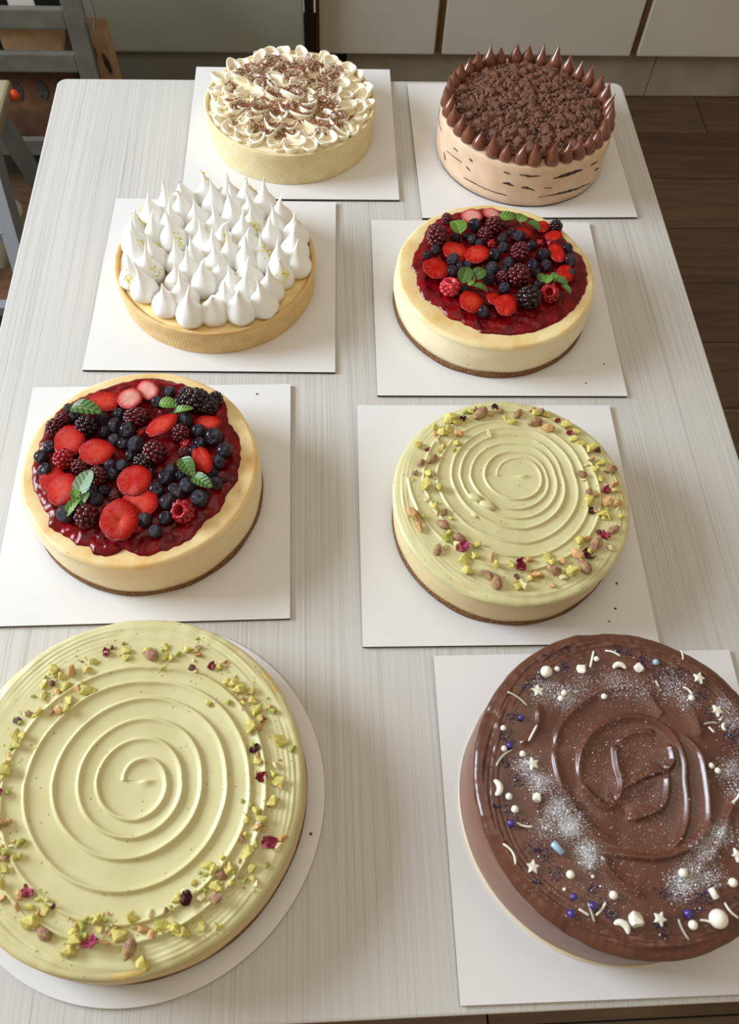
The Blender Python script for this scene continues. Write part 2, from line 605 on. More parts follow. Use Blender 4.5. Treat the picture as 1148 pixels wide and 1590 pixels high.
# large pale appliance left of the cabinets
M['app'] = mat('appliance_paint', (152, 152, 134), 0.45, (146, 146, 128), 4)
M['app_low'] = mat('appliance_base', (116, 112, 98), 0.5)
M['blackm'] = mat('black_plastic', (14, 13, 13), 0.5)
xa0, xa1 = -0.95, at_y(472, 40, 2.25).x
za = at_y(300, 82, 2.25).z
t = thing('appliance', ((xa0 + xa1) / 2, 2.25, 0), 'pale grey-green appliance front with a darker base strip behind the table', 'appliance')
w = (xa1 - xa0) / 2
put('front_panel', bevel(MB().box(-w, w, 0, 0.04, za, 1.3).mesh('front_panel', M['app']), 0.006), t)
put('body', MB().box(-w + 0.005, w - 0.005, 0.041, 0.6, 0.1, 1.29).mesh('body', M['app_low']), t)
put('base_strip', bevel(MB().box(-w + 0.002, w - 0.002, 0.01, 0.05, 0.055, za - 0.003).mesh('base_strip', M['app_low']), 0.004), t)
put('side_trim', MB().box(w + 0.002, w + (xs[0] - xa1) - 0.003, 0.012, 0.6, 0.0, 1.3).mesh('side_trim', M['blackm']), t)
for sx in (-1, 1):
    put('foot', MB().box(sx * (w - 0.06) - 0.03, sx * (w - 0.06) + 0.03, 0.06, 0.12, 0, 0.101).mesh('foot', M['blackm']), t)

# grey metal rack with bags, left behind the table
M['rack'] = mat('grey_metal_paint', (104, 100, 90), 0.45, (92, 88, 78), 20)
M['kraft'] = mat('kraft_paper', (200, 164, 124), 0.75, (186, 148, 108), 30, bump=0.2, bscale=60)
M['kraft_d'] = mat('kraft_brown', (112, 76, 46), 0.75, (84, 56, 34), 30)
M['ink'] = mat('dark_print', (44, 44, 42), 0.6, (80, 80, 76), 120)
M['white'] = mat('white_paper', (206, 198, 186), 0.6)
M['beige'] = mat('beige_plastic', (150, 138, 112), 0.5)
M['orange'] = mat('orange_plastic', (214, 76, 36), 0.4)
M['dark'] = mat('dark_fabric', (28, 25, 22), 0.9)
YR = 1.92
pt, pb = at_y(97, 0, YR), at_y(134, 112, YR)
xr = (pt.x + pb.x) / 2 + 0.01
t = thing('shelf_rack', (xr - 0.3, YR, 0), 'grey metal rack with flat rails at the back left corner', 'rack')
zs = [at_y(60, 31, YR).z, at_y(60, 99, YR).z, 0.12]
for k, (dx, dy) in enumerate(((0.3, 0), (0.235, 0.16), (-0.42, 0), (-0.42, 0.16))):
    put('post', bevel(MB().box(dx - 0.022, dx + 0.022, dy, dy + 0.02, 0, 0.95).mesh('post', M['rack']), 0.003), t)
for k, z in enumerate(zs):
    put('rail', bevel(MB().box(-0.398, 0.278, 0.001, 0.018, z - 0.022, z + 0.022).mesh('rail', M['rack']), 0.003), t)
    put('shelf', MB().box(-0.398, 0.278, 0.019, 0.159, z - 0.020, z - 0.012).mesh('shelf', M['rack']), t)


def leafshape(L_, w_, n=14):
    up = [(-L_ / 2 + L_ * i / n, w_ / 2 * math.sin(math.pi * i / n) ** 0.8) for i in range(n + 1)]
    return up + [(x, -y) for x, y in up[-2:0:-1]]


def paper_bag(base, w, h, d, prints, label, rz=0.0, body='kraft', group=None):
    t = thing('paper_bag', base, label, 'bag', group)
    t.rotation_euler[2] = rz
    v, f = [], []
    for k, (z, s) in enumerate(((0, 1), (h * .5, 1.02), (h, .97))):
        for (x, y) in ((-w / 2, -d / 2), (w / 2, -d / 2), (w / 2, d / 2), (-w / 2, d / 2)):
            v.append((x * s, y * (s if k < 2 else 0.7), z))
    for k in range(2):
        for i in range(4):
            j = (i + 1) % 4
            f.append((k * 4 + i, k * 4 + j, k * 4 + 4 + j, k * 4 + 4 + i))
    f.append((3, 2, 1, 0))
    put('body', mesh('body', v, f, M[body], False), t)
    for (x, z, L_, w_, a) in prints:
        pts = leafshape(L_, w_)
        vv = []
        for (p, q) in pts:
            xx, zz = p * math.cos(a) - q * math.sin(a) + x, p * math.sin(a) + q * math.cos(a) + z
            k = max(0, (zz - h * .5) / (h * .5))
            vv.append((xx, -d / 2 * 1.02 - 0.002 + (1.02 - 0.7) * d / 2 * k, zz))
        put('leaf_print', mesh('leaf_print', vv, [tuple(range(len(vv)))], M['ink'], False), t)
    return t


p = at_y(158, 38, 2.16)
hb = p.z
kx = at_y(158, 80, 2.16).x
paper_bag((kx - 0.018, 2.165, 0), 0.088, hb, 0.07, [(-0.002, hb - 0.05, 0.075, 0.024, 1.75), (0.032, hb - 0.085, 0.06, 0.014, 1.8), (-0.01, hb - 0.14, 0.08, 0.028, 1.9), (0.03, hb - 0.16, 0.06, 0.018, 1.3)],
          'upright kraft paper bag printed with dark leaves beside the grey rack')
z1 = zs[1] - 0.011
gap = zs[0] - 0.022 - z1 - 0.006
paper_bag((xr - 0.13, YR + 0.09, z1), 0.13, gap, 0.09, [], 'plain tan paper bag on the rack, nearest the rack post', 0.1, 'kraft')
paper_bag((xr - 0.30, YR + 0.09, z1), 0.14, gap, 0.09, [(0.0, 0.05, 0.1, 0.03, 2.0), (-0.04, 0.05, 0.1, 0.03, 2.0)], 'dusky paper bag with black leaf print on the rack shelf near the frame edge', -0.1, 'kraft_d')
z2 = 0.12 - 0.011
paper_bag((xr - 0.16, YR + 0.09, z2), 0.17, 0.19, 0.10, [(-0.04, 0.14, 0.05, 0.024, 1.6), (0.02, 0.14, 0.05, 0.024, 1.6)], 'orange-brown paper bag on the lowest rack shelf', 0.1, 'kraft_d')
# black and white striped box on the upper shelf
zt_ = zs[0] - 0.011
t = thing('striped_box', (xr - 0.13, YR + 0.09, zt_ + 0.001), 'black and white striped box on the upper rack shelf', 'box')
for k in range(6):
    x = -0.25 + k * 0.058
    put('stripe_panel', MB().box(x, x + 0.0575, -0.05, 0.05, 0, 0.16).mesh('stripe_panel', M['blackm' if k % 2 else 'white']), t)
tag(put('wire_loop', MB().tube([(at_y(134, 5, 1.9) + Vector((0.012 * math.cos(a), 0, 0.045 * math.sin(a) - 0.012))) for a in [i * 0.42 for i in range(15)]], 0.0016, 6, True).mesh('wire_loop', M['rack'], True)),
    'thin grey wire loop hanging at the top of the rack post', 'wire')

# folding step stool left of the table
zt = -0.28
c1, c2_ = at(20, 122, zt), at(4, 212, zt)
t = thing('step_stool', (c1.x - 0.17, (c1.y + c2_.y) / 2, 0), 'folding step stool with beige pad and grey slanted legs left of the table', 'stool')
cx_, cy_ = t.location.x, t.location.y
hw = 0.165
me = bevel(MB().box(-hw, hw, c2_.y - cy_ - .02, c1.y - cy_, T + zt - 0.03, T + zt).mesh('seat', M['beige']), 0.012, 4)
put('seat', me, t)
M['legm'] = mat('grey_leg_paint', (128, 130, 134), 0.4)
ylo, yhi = c2_.y - cy_ - .10, c1.y - cy_
for sx in (-1, 1):
    put('leg', MB().bar((sx * (hw - 0.02), ylo + 0.1, T + zt - 0.031), (sx * (hw + 0.02), ylo - 0.13, 0.0), 0.03, 0.045).mesh('leg', M['legm']), t)
    put('leg', MB().bar((sx * (hw - 0.02), yhi - 0.08, T + zt - 0.031), (sx * (hw - 0.02), yhi + 0.08, 0.0), 0.03, 0.03).mesh('leg', M['legm']), t)
for z, yy in ((0.30, ylo + 0.02), (0.16, ylo - .05)):
    put('crossbar', MB().box(-hw - 0.004, hw + 0.004, yy - 0.012, yy + 0.012, z - 0.012, z + 0.012).mesh('crossbar', M['legm']), t)
kp = at(31, 150, zt - 0.02)
put('knob', mesh('knob', [v * 0.012 for v in ICO[2][0]], ICO[2][1], M['orange']), t, (hw + 0.006, kp.y - cy_, T + zt - 0.018))
# dark sack and a pale lid on the floor by the stool
v, f = ICO[3]
q = at(70, 230, -0.62)
vv = [((p.x * 0.075), p.y * 0.085, max(p.z, -0.75) * 0.16 + 0.12) for p in [a * (1 + 0.16 * fbm(a, 2.0)) for a in v]]
tag(put('sack', mesh('sack', vv, f, M['dark']), None, (q.x + 0.10, q.y - .075, 0)), 'dark cloth sack on the floor between stool and table', 'sack')
q = at(2, 320, -0.52)
v, f = lathe([(0, 0), (0.055, 0), (0.06, 0.012), (0.052, 0.02), (0, 0.022)], 40)
tb = thing('tub', (q.x - .02, q.y, 0), 'beige round tub with flat lid under the step stool', 'tub')
put('body', mesh('body', *lathe([(0, 0), (0.05, 0), (0.054, 0.2), (0, 0.2)], 40), M['beige']), tb)
put('lid', mesh('lid', v, f, M['white']), tb, (0, 0, 0.2))
q = at(4, 440, -0.6)
tag(put('crate', bevel(MB().box(-0.09, 0.03, -0.06, 0.06, 0, 0.14).mesh('crate', M['kraft_d']), 0.006), None, (q.x, q.y, 0)), 'rust-brown box on the floor at the left frame edge', 'box')

# ---------------------------------------------------------------- table
TX0, TX1, TY0, TY1 = -0.3945, 0.478, -0.0115, 1.2372
tw, tl = TX1 - TX0, TY1 - TY0
table = thing('table', ((TX0 + TX1) / 2, (TY0 + TY1) / 2, 0), 'white wood-grain table carrying all eight cakes', 'table')
rc = 0.014
out = []
for (sx, sy, a0) in ((1, 1, 0), (-1, 1, 90), (-1, -1, 180), (1, -1, 270)):
    for k in range(7):
        a = math.radians(a0 + 15 * k)
        out.append((sx * (tw / 2 - rc) + rc * math.cos(a), sy * (tl / 2 - rc) + rc * math.sin(a)))
n = len(out)
v, f, mi = [], [], []
for (ins, z) in ((0.002, -0.028), (0, -0.026), (0, -0.002), (0.0006, -0.0006), (0.0022, 0)):
    for (x, y) in out:
        k = 1 - ins / 0.3
        v.append((x - math.copysign(ins, x), y - math.copysign(ins, y), T + z))
for j in range(4):
    for i in range(n):
        k = (i + 1) % n
        f.append((j * n + i, j * n + k, (j + 1) * n + k, (j + 1) * n + i))
        mi.append(1 if j < 3 else 0)
f.append(tuple(4 * n + i for i in range(n)))
mi.append(0)
f.append(tuple(range(n))[::-1])
mi.append(1)
put('tabletop', mesh('tabletop', v, f, [M['table'], M['table_edge']], False, mi), table)
for sx in (-1, 1):
    for sy in (-1, 1):
        put('leg', bevel(MB().box(-0.02, 0.02, -0.02, 0.02, 0, T - 0.0285).mesh('leg', M['steel']), 0.002), table,
            (sx * (tw / 2 - 0.06), sy * (tl / 2 - 0.06), 0))

# ---------------------------------------------------------------- cake boards
BT = 0.0035
BRD = {'A': (-0.0382, 1.1125, -0.52), 'B': (0.2887, 1.0753, 0.27), 'C': (-0.1316, 0.8101, -1.42), 'D': (0.2164, 0.768, -1.04),
       'E': (-0.1882, 0.4888, 0.14), 'F': (0.1866, 0.4543, -0.91), 'H': (0.2529, 0.1442, -0.41)}
BL = {'A': 'white square board under the cream tart with chocolate shavings', 'B': 'white square board under the chocolate crumb cake',
      'C': 'white square board under the lemon meringue tart', 'D': 'white square board under the berry cheesecake on the right',
      'E': 'white square board under the berry cheesecake at the left edge', 'F': 'white square board under the smaller pistachio cheesecake',
      'H': 'white square board under the dark chocolate frosted cake'}


def board_mesh(outline, edge):
    n = len(outline)
    v = [(x, y, z) for z in (0, BT - 0.0004, BT) for (x, y) in outline]
    f, mi = [], []
    for i in range(n):
        k = (i + 1) % n
        f.append((i, k, n + k, n + i))
        mi.append(1)
        f.append((n + i, n + k, 2 * n + k, 2 * n + i))
        mi.append(0)
    f += [tuple(2 * n + i for i in range(n)), tuple(range(n))[::-1]]
    mi += [0, 1]
    return mesh('cake_board', v, f, [M['board'], edge], False, mi)


sqo = []
for (sx, sy, a0) in ((1, 1, 0), (-1, 1, 90), (-1, -1, 180), (1, -1, 270)):
    for k in range(4):
        a = math.radians(a0 + 30 * k)
        sqo.append((sx * 0.149 + 0.001 * math.cos(a), sy * 0.149 + 0.001 * math.sin(a)))
bme = board_mesh(sqo, M['board_edge'])
for k, (x, y, th) in BRD.items():
    o = put('cake_board', bme, None, (x, y, T), (0, 0, math.radians(th)))
    tag(o, BL[k], 'cake board', 'square cake boards on the table')
ro = [(0.165 * math.cos(2 * math.pi * i / 160), 0.165 * math.sin(2 * math.pi * i / 160)) for i in range(160)]
GC = (-0.1705, 0.1700)
tag(put('cake_board', board_mesh(ro, M['board_card']), None, (GC[0], GC[1], T)), 'white round board under the large pistachio cheesecake', 'cake board')


# ---------------------------------------------------------------- cheesecakes D and E
def bvh_of(v, f):
    return BVHTree.FromPolygons([tuple(a) for a in v], f)


def cheesecake_base(t, R, h, top, side, brown, seed):
    v, f = lathe([(0, 0), (R - 0.003, 0), (R - 0.0004, 0.0008), (R - 0.0002, 0.0045), (R - 0.001, 0.0075), (R - 0.004, 0.0082), (0, 0.0082)], 260, 0.0012, seed, 0.0016)
    put('crust', weld(mesh('crust', v, f, M['crust'])), t)
    pr = [(0, 0.008), (R - 0.003, 0.008)]
    for i in range(9):
        k = i / 8
        pr.append((R - 0.0018 + 0.0016 * math.sin(k * 3.1), 0.0081 + (h - 0.0081 - 0.006) * k))
    for i in range(1, 9):
        a = math.pi / 2 * i / 8
        pr.append((R - 0.0063 + 0.0050 * math.cos(a), h - 0.0062 + 0.0060 * math.sin(a)))
    for i in range(1, 14):
        k = i / 13
        rr = (R - 0.0063) * (1 - k)
        pr.append((rr, h - 0.0002 - 0.0022 * min(1, k * 5) ** 1.5))
    v, f = lathe(pr, 260, 0.0012, seed + 3, 0.0006)
    put('filling', weld(mesh('filling', v, f, cheese_mat('cheesecake_filling_%d' % seed, top, side, h, brown))), t)


def sauce(t, c, h, outline, seed):
    """lumpy glossy sauce whose rim follows the traced outline"""
    pts = [at(px, py, BT + h) - Vector((c[0], c[1], 0)) for px, py in outline]
    pa = sorted((math.atan2(p.y, p.x), math.hypot(p.x, p.y)) for p in pts)
    an = np.array([pa[-1][0] - 2 * math.pi] + [a for a, r in pa] + [pa[0][0] + 2 * math.pi])
    ra = np.array([pa[-1][1]] + [r for a, r in pa] + [pa[0][1]])
    nt_, nr = 360, 74
    v, f = [(0, 0, h + 0.003)], []
    for j in range(1, nr + 1):
        for i in range(nt_):
            a = -math.pi + 2 * math.pi * i / nt_
            re = float(np.interp(a, an, ra))
            re += 0.0018 * noise.noise(Vector((math.cos(a) * 14, math.sin(a) * 14, seed)))
            re = min(re, 0.1165)
            k = j / nr
            r = re * k
            x, y = r * math.cos(a), r * math.sin(a)
            lump = fbm((x, y, seed), 95, 3)
            edge = (1 - ((k - 0.86) / 0.14) ** 2) ** 0.5 if k > 0.86 else 1
            z = h - 0.0025 + (0.0052 + 0.0022 * lump) * edge
            v.append((x, y, z))
    for i in range(nt_):
        f.append((0, 1 + i, 1 + (i + 1) % nt_))
    for j in range(nr - 1):
        for i in range(nt_):
            k = (i + 1) % nt_
            f.append((1 + j * nt_ + i, 1 + (j + 1) * nt_ + i, 1 + (j + 1) * nt_ + k, 1 + j * nt_ + k))
    put('berry_sauce', mesh('berry_sauce', v, f, M['sauce']), t)


# fruit prototypes (unit size, z up)
def straw_mesh(kind, mk, seed):
    n, v, f, mi = 40, [], [], []
    rn = random.Random(seed)
    for (s, z) in ((0.80, -0.16), (0.97, -0.05), (1.0, 0.03), (0.95, 0.085), (0.62, 0.10), (0.3, 0.10)):
        for i in range(n):
            a = 2 * math.pi * i / n
            r = 1 + 0.02 * math.sin(a * 7 + seed) + 0.02 * math.sin(a * 19)
            x, y = r * math.cos(a), r * math.sin(a)
            if kind == 'heart':
                y *= 1 - 0.28 * max(0, x) ** 2
                x *= 1.05
                x += -0.10 * math.exp(-(y / 0.25) ** 2) * (1 if x < 0 else 0) * -1
            v.append((x * s, y * s, z + 0.03 * math.sin(3 * a + seed) * s))
    hole = kind == 'hole'
    v.append((0, 0, 0.0 if hole else 0.105))
    nr = 6
    if hole:
        for i in range(n):
            v[5 * n + i] = tuple(c * (0.45 if q < 2 else 1) for q, c in enumerate(v[5 * n + i]))
    for j in range(nr - 1):
        for i in range(n):
            k = (i + 1) % n
            f.append((j * n + i, j * n + k, (j + 1) * n + k, (j + 1) * n + i))
            mi.append(1 if j < 3 else 0)
    for i in range(n):
        k = (i + 1) % n
        f.append(((nr - 1) * n + i, (nr - 1) * n + k, nr * n))
        mi.append(0)
    f.append(tuple(range(n))[::-1])
    mi.append(1)
    return mesh('strawberry_slice', v, f, [M[mk], M['straw_skin']], True, mi)


STRAW = {'n': straw_mesh('round', 'straw', 1), 'h': straw_mesh('heart', 'straw', 2), 'o': straw_mesh('hole', 'straw', 3),
         'p': straw_mesh('round', 'straw_pale', 4), 'r': straw_mesh('round', 'straw_red', 5)}


def blue_mesh(mk, seed):
    v, f = ICO[3]
    vv = []
    for p in v:
        r = 1 + 0.03 * fbm(p + Vector((seed, 0, 0)), 1.6) + 0.018 * fbm(p + Vector((seed, 0, 0)), 6)
        q = Vector((p.x * r, p.y * r, p.z * r * 0.9))
        d = math.hypot(p.x, p.y)
        if p.z > 0:
            if d < 0.30:
                q.z -= 0.34 * (1 - (d / 0.30) ** 2)
            elif d < 0.46:
                a = math.atan2(p.y, p.x)
                q.z += 0.17 * (0.5 + 0.5 * math.cos(5 * a))
        vv.append(q)
    return mesh('blueberry', vv, f, M[mk])


BLUE = [blue_mesh('blue_a', 1), blue_mesh('blue_b', 2), blue_mesh('blue_c', 3), blue_mesh('blue_b', 4)]


def drupe_mesh(name, mk, hole, seed, nd=52):
    v, f = [], []
    bv, bf = ICO[1]
    iv, if_ = ICO[2]
    rn = random.Random(seed)
    n0 = 0
    if not hole:
        v += [p * 0.84 for p in iv]
        f += if_
    for i in range(nd):
        z = 1 - 2 * (i + 0.5) / nd
        a = i * 2.39996 + rn.uniform(-.15, .15)
        r = math.sqrt(1 - z * z)
        d = Vector((r * math.cos(a), r * math.sin(a), z))
        s = 0.25 * rn.uniform(0.88, 1.1)
        if hole and z > 0.55:
            continue
        c_ = d * 0.83
        n = len(v)
        v += [c_ + p * s for p in iv]
        f += [tuple(q + n for q in t_) for t_ in if_]
    if hole:
        # cavity lining and rounded lip
        n = len(v)
        seg = 22
        prof = [(0.80, 0.30), (0.72, 0.62), (0.60, 0.72), (0.45, 0.60), (0.34, 0.1), (0.2, -0.2), (0.01, -0.26)]
        for i in range(seg):
            a = 2 * math.pi * i / seg
            for r, z in prof:
                k = 1 + 0.10 * math.sin(a * 9)
                v.append(Vector((r * k * math.cos(a), r * k * math.sin(a), z)))
        m_ = len(prof)
        for i in range(seg):
            k = (i + 1) % seg
            for j in range(m_ - 1):
                f.append((n + i * m_ + j, n + k * m_ + j, n + k * m_ + j + 1, n + i * m_ + j + 1))
    return mesh(name, v, f, M[mk])


BLK = drupe_mesh('blackberry', 'black', False, 1)
BLR = drupe_mesh('blackberry', 'black_red', False, 2)
RSP = drupe_mesh('raspberry', 'rasp', False, 3)
RSD = drupe_mesh('raspberry', 'black_red', False, 7, 60)
RSH = drupe_mesh('raspberry', 'rasp', True, 4)
RSK = drupe_mesh('raspberry', 'rasp_pink', True, 5)
BIT = drupe_mesh('raspberry_piece', 'rasp', False, 6, 16)


def leaf_mesh(mk, fold, curl):
    nx, ny = 18, 8
    v, f = [], []
    for i in range(nx + 1):
        u = -1 + 2 * i / nx
        w = 0.60 * (max(0, 1 - abs(u) ** 2.3)) ** 0.62 * (1 - 0.18 * u)
        if i % 2:
            w *= 0.95
        for j in range(ny + 1):
            s = -1 + 2 * j / ny
            z = fold * abs(s) * w - curl * u * u + 0.03 * math.cos((u - abs(s) * 0.5) * 18) * abs(s) * (1 - abs(s) * .5)
            v.append((u, s * w, z))
    for i in range(nx):
        for j in range(ny):
            a = i * (ny + 1) + j
            f.append((a, a + ny + 1, a + ny + 2, a + 1))
    n = len(v)
    v += [(x, y, z - 0.03) for x, y, z in v]
    f += [tuple(k + n for k in q[::-1]) for q in f]
    m_ = mesh('leaf', v, f, M[mk])
    return weld(m_, 1e-4)


LEAF = {'g': leaf_mesh('mint', 0.35, 0.22), 'p': leaf_mesh('mint_pale', 0.3, 0.15), 'l': leaf_mesh('mint_light', 0.3, 0.3)}


def fruit_cake(t, c, h, sc, straw, blue, drup, mint):
    """sc: photo pixels per metre at the cake top"""
    rn = random.Random(int(sc))
    O = Vector((c[0], c[1], T + BT))
    for (px, py, w, hh, rot, kd, lift) in straw:
        a, b_ = w / 2 / sc, hh / 2 / sc * 1.32
        s = max(a, b_)
        z = h + 0.004 + lift * 0.001
        p = at(px, py, BT + z) - O
        o = put('strawberry_slice', STRAW[kd], t, p, (rn.uniform(-.16, .10), rn.uniform(-.14, .14), math.radians(rot)), (a, min(b_, a * 1.25) if rot == 0 else b_, s * 0.9))
    for (px, py, r) in blue:
        r = r / sc * 1.04
        z = h + 0.0015 + r * 0.82
        p = at(px, py, BT + z + 0.001) - O
        put('blueberry', BLUE[rn.choice((0, 0, 1, 1, 2, 3))], t, p, (rn.uniform(-.4, 1.1), rn.uniform(-.8, .8), rn.uniform(0, 6)), r)
    for (px, py, rx, ry, k) in drup:
        me = {'b': BLK, 'd': BLR, 'r': RSP, 'x': RSD, 'h': RSH, 'k': RSK, 't': BIT}[k]
        rx, ry = rx / sc, ry / sc * 1.2
        rz = min(rx, ry)
        z = h + 0.001 + rz * 0.78
        p = at(px, py, BT + z + 0.001) - O
        rot = (rn.uniform(-.35, .1), rn.uniform(-.2, .2), rn.uniform(-.3, .3)) if k in 'hk' else (rn.uniform(-.5, .5), rn.uniform(-.4, .4), rn.uniform(-.2, .2))
        if k == 'h':
            rot = (0.35, -0.35, 0)
        nm = {'b': 'blackberry', 'd': 'blackberry', 't': 'raspberry_piece'}.get(k, 'raspberry')
        put(nm, me, t, p, rot, (rx, ry, rz))
    for leaves in mint:
        s = None
        cxm = sum(l[0] for l in leaves) / len(leaves)
        cym = sum(l[1] for l in leaves) / len(leaves)
        zz = h + 0.019
        p0 = at(cxm, cym, BT + zz) - O
        s = put('mint_sprig', MB().tube([(0, 0, -0.008), (0.0008, 0, -0.003), (0, 0.0005, 0.0005)], [0.0009, 0.0008, 0.0006], 6).mesh('mint_sprig', M['mint_light'], True), t, p0)
        for (px, py, ln, w, rot, k) in leaves:
            p = at(px, py, BT + zz) - O - p0
            ln, w = ln / sc / 2, w / sc / 2
            s_ = max(ln, 0.0045)
            put('leaf', LEAF[k], s, p, (rn.uniform(-.2, .2), rn.uniform(-.25, .1), math.radians(rot)), (ln * 1.08, w * 1.75, s_))


# D : right berry cheesecake
DC, DH = (0.2133, 0.7672), 0.0535
t = thing('berry_cheesecake', (DC[0], DC[1], T + BT), 'berry cheesecake on the right, between the crumb cake and the smaller pistachio cake', 'cake', 'berry cheesecakes')
cheesecake_base(t, 0.1232, DH, (240, 221, 168), (240, 227, 190), (230, 192, 124), 1)
OUT_D = [(733, 323), (715, 327), (687, 336), (665, 350), (655, 373), (644, 391), (638, 414), (647, 425), (647, 439), (659, 464), (676, 473), (687, 481), (693, 491), (714, 498), (734, 508), (748, 517), (766, 517), (788, 520), (822, 517), (848, 508), (882, 491), (897, 477), (906, 461), (914, 443), (911, 410), (905, 397), (888, 386), (874, 362), (870, 349), (855, 345), (835, 341), (809, 330), (783, 326)]
sauce(t, DC, DH, OUT_D, 5)
straw = [(733, 336, 36, 26, 0, 'p', 3), (764, 332, 30, 24, 0, 'p', 5), (708, 391, 42, 34, 0, 'n', 6), (741, 395, 38, 34, -40, 'n', 9), (677, 417, 42, 32, 20, 'r', 8), (732, 469, 36, 40, 0, 'n', 9),
         (767, 464, 22, 30, 0, 'r', 8), (785.7, 474, 33, 34, 0, 'r', 11), (808, 362, 40, 26, 0, 'r', 3), (843, 352, 22, 20, 0, 'r', 3), (860, 366, 28, 18, 0, 'r', 8), (865, 393, 25, 30, 10, 'r', 9), (878, 425, 28, 32, -20, 'r', 5)]
blue = [(708, 369, 8), (733, 371, 8), (737, 350, 11), (725, 367, 6), (676, 388, 8), (663, 396, 7), (704, 403, 10), (702, 421, 9), (715, 413, 7), (768.5, 396, 11), (765, 416, 10), (759, 433, 10), (728, 410, 8), (723, 450, 7),
        (780, 371, 9), (783, 384, 9), (807, 367, 10), (844, 395, 11), (791, 408, 9), (827, 412, 9.5), (848, 412, 9), (833, 424, 8), (885, 405, 11), (782, 420, 7), (834, 442, 8), (784, 447, 9), (881, 386, 9), (888, 424, 7), (751, 484, 10), (795, 362, 8), (826, 381, 8), (745, 378, 7)]
drup = [(678, 366, 15, 17, 'x'), (694, 340, 9, 8, 'x'), (768, 350, 15, 12, 'd'), (753, 365, 12, 11, 'd'), (808, 391, 15, 14, 'x'), (805, 428, 17, 15, 'd'), (781, 431, 11, 9, 'x'), (822, 462, 18, 15, 'b'), (854, 456, 14, 12, 'h'),
        (699, 445, 15, 13, 'k'), (763, 379, 8, 6, 't'), (838, 378, 7, 6, 't'), (856, 378, 9, 6, 't'), (863, 352, 11, 9, 'b')]
mint = [[(711, 349, 30, 26, 100, 'l')], [(789, 336, 29, 17, 5, 'l'), (811, 337, 19, 18, 60, 'l'), (829, 349, 26, 18, -50, 'g')],
        [(723, 425, 30, 22, 70, 'g'), (745, 424, 22, 20, 30, 'g'), (746, 446, 24, 14, -30, 'g'), (732, 438, 12, 9, 40, 'l')],
        [(841, 430, 16, 14, 80, 'g'), (851, 431, 19, 15, 70, 'l'), (862, 428, 15, 12, 40, 'l'), (872, 436, 22, 14, -40, 'g'), (880, 448, 20, 10, -60, 'g')]]
fruit_cake(t, DC, DH, 1270, straw, blue, drup, mint)

# E : left berry cheesecake
EC, EH = (-0.189, 0.4887), 0.0620
t = thing('berry_cheesecake', (EC[0], EC[1], T + BT), 'berry cheesecake at the left edge, below the meringue tart', 'cake', 'berry cheesecakes')
cheesecake_base(t, 0.1215, EH, (240, 218, 166), (236, 216, 172), (228, 186, 118), 2)
OUT_E = [(237, 585), (162, 602), (92, 634), (66, 668), (59, 695), (49, 722), (47, 751), (56, 767), (73, 801), (75, 819), (101, 833), (118, 848), (138, 849), (144, 862), (162, 866), (179, 862), (192, 852), (200, 857), (216, 864), (226, 865), (257, 857), (298, 838), (315, 812), (343, 794), (352, 768), (369, 747), (372, 727), (371, 675), (355, 654), (353, 628), (343, 612), (322, 610), (304, 603), (270, 591)]
sauce(t, EC, EH, OUT_E, 9)
straw = [(163, 624, 50, 36, 0, 'n', 4), (202, 619, 40, 34, 0, 'p', 8), (230, 606, 34, 36, 30, 'p', 4), (108, 685, 48, 44, 0, 'n', 8), (150, 702, 54, 36, 8, 'h', 10), (82, 746, 38, 40, 0, 'r', 5),
         (97, 760, 46, 50, 0, 'n', 9), (209, 746, 52, 42, 0, 'r', 9), (217, 781, 58, 40, -20, 'n', 7), (185.5, 807, 56, 52, 0, 'o', 11), (252, 660, 56, 26, 38, 'h', 12), (322, 657, 44, 22, -5, 'n', 5), (315, 714, 48, 22, -65, 'h', 11)]
blue = [(107, 634, 8), (115, 647, 9), (160, 651, 11), (184, 643, 10), (179, 661, 12), (162, 670, 9.5), (198, 668, 13), (178, 683, 10), (192, 689, 10), (212, 690, 13), (203, 707, 9), (190, 723, 10), (171, 723, 10), (174, 737, 10),
        (78, 694, 10), (64, 709, 11), (70, 730, 11), (308, 669, 12), (332, 678, 14), (245, 624, 11), (264, 608, 9), (278, 622, 9), (287, 652, 13), (310, 688, 10), (348, 699, 13), (339, 718, 11), (266, 730, 10), (257, 741, 12),
        (280, 739, 9), (336, 751, 10), (243, 761, 12), (292, 754, 13), (270, 760, 10), (260, 779, 13), (310, 774, 13), (278, 767, 10), (224, 807, 11), (257, 804, 10.5), (241, 825, 10), (151, 775, 10), (101, 798, 13), (145, 763, 9), (163, 761, 9), (128, 700, 8), (232, 735, 9), (330, 735, 9), (300, 700, 9), (270, 648, 9)]
drup = [(304, 622, 24, 17, 'b'), (290, 612, 13, 10, 'b'), (322, 628, 17, 14, 'b'), (335, 619, 12, 10, 'b'), (84, 664, 13, 13, 'd'), (97, 653, 12, 10, 'd'), (134, 662, 17, 14, 'b'), (222, 718, 14, 12, 'b'), (134, 801, 17, 17, 'd'),
        (212, 648, 20, 13, 'x'), (240, 702, 18, 17, 'x'), (280, 673, 15, 13, 'x'), (99, 713, 16, 14, 'r'), (124, 725, 14, 11, 'x'), (151, 739, 15, 13, 'x'), (283, 794, 17, 15, 'h'), (219, 673, 8, 7, 't'), (214, 821, 8, 6, 't'), (289, 690, 9, 8, 't'), (287, 703, 10, 8, 'x'), (179, 770, 9, 8, 'x'), (345, 740, 8, 7, 'x')]
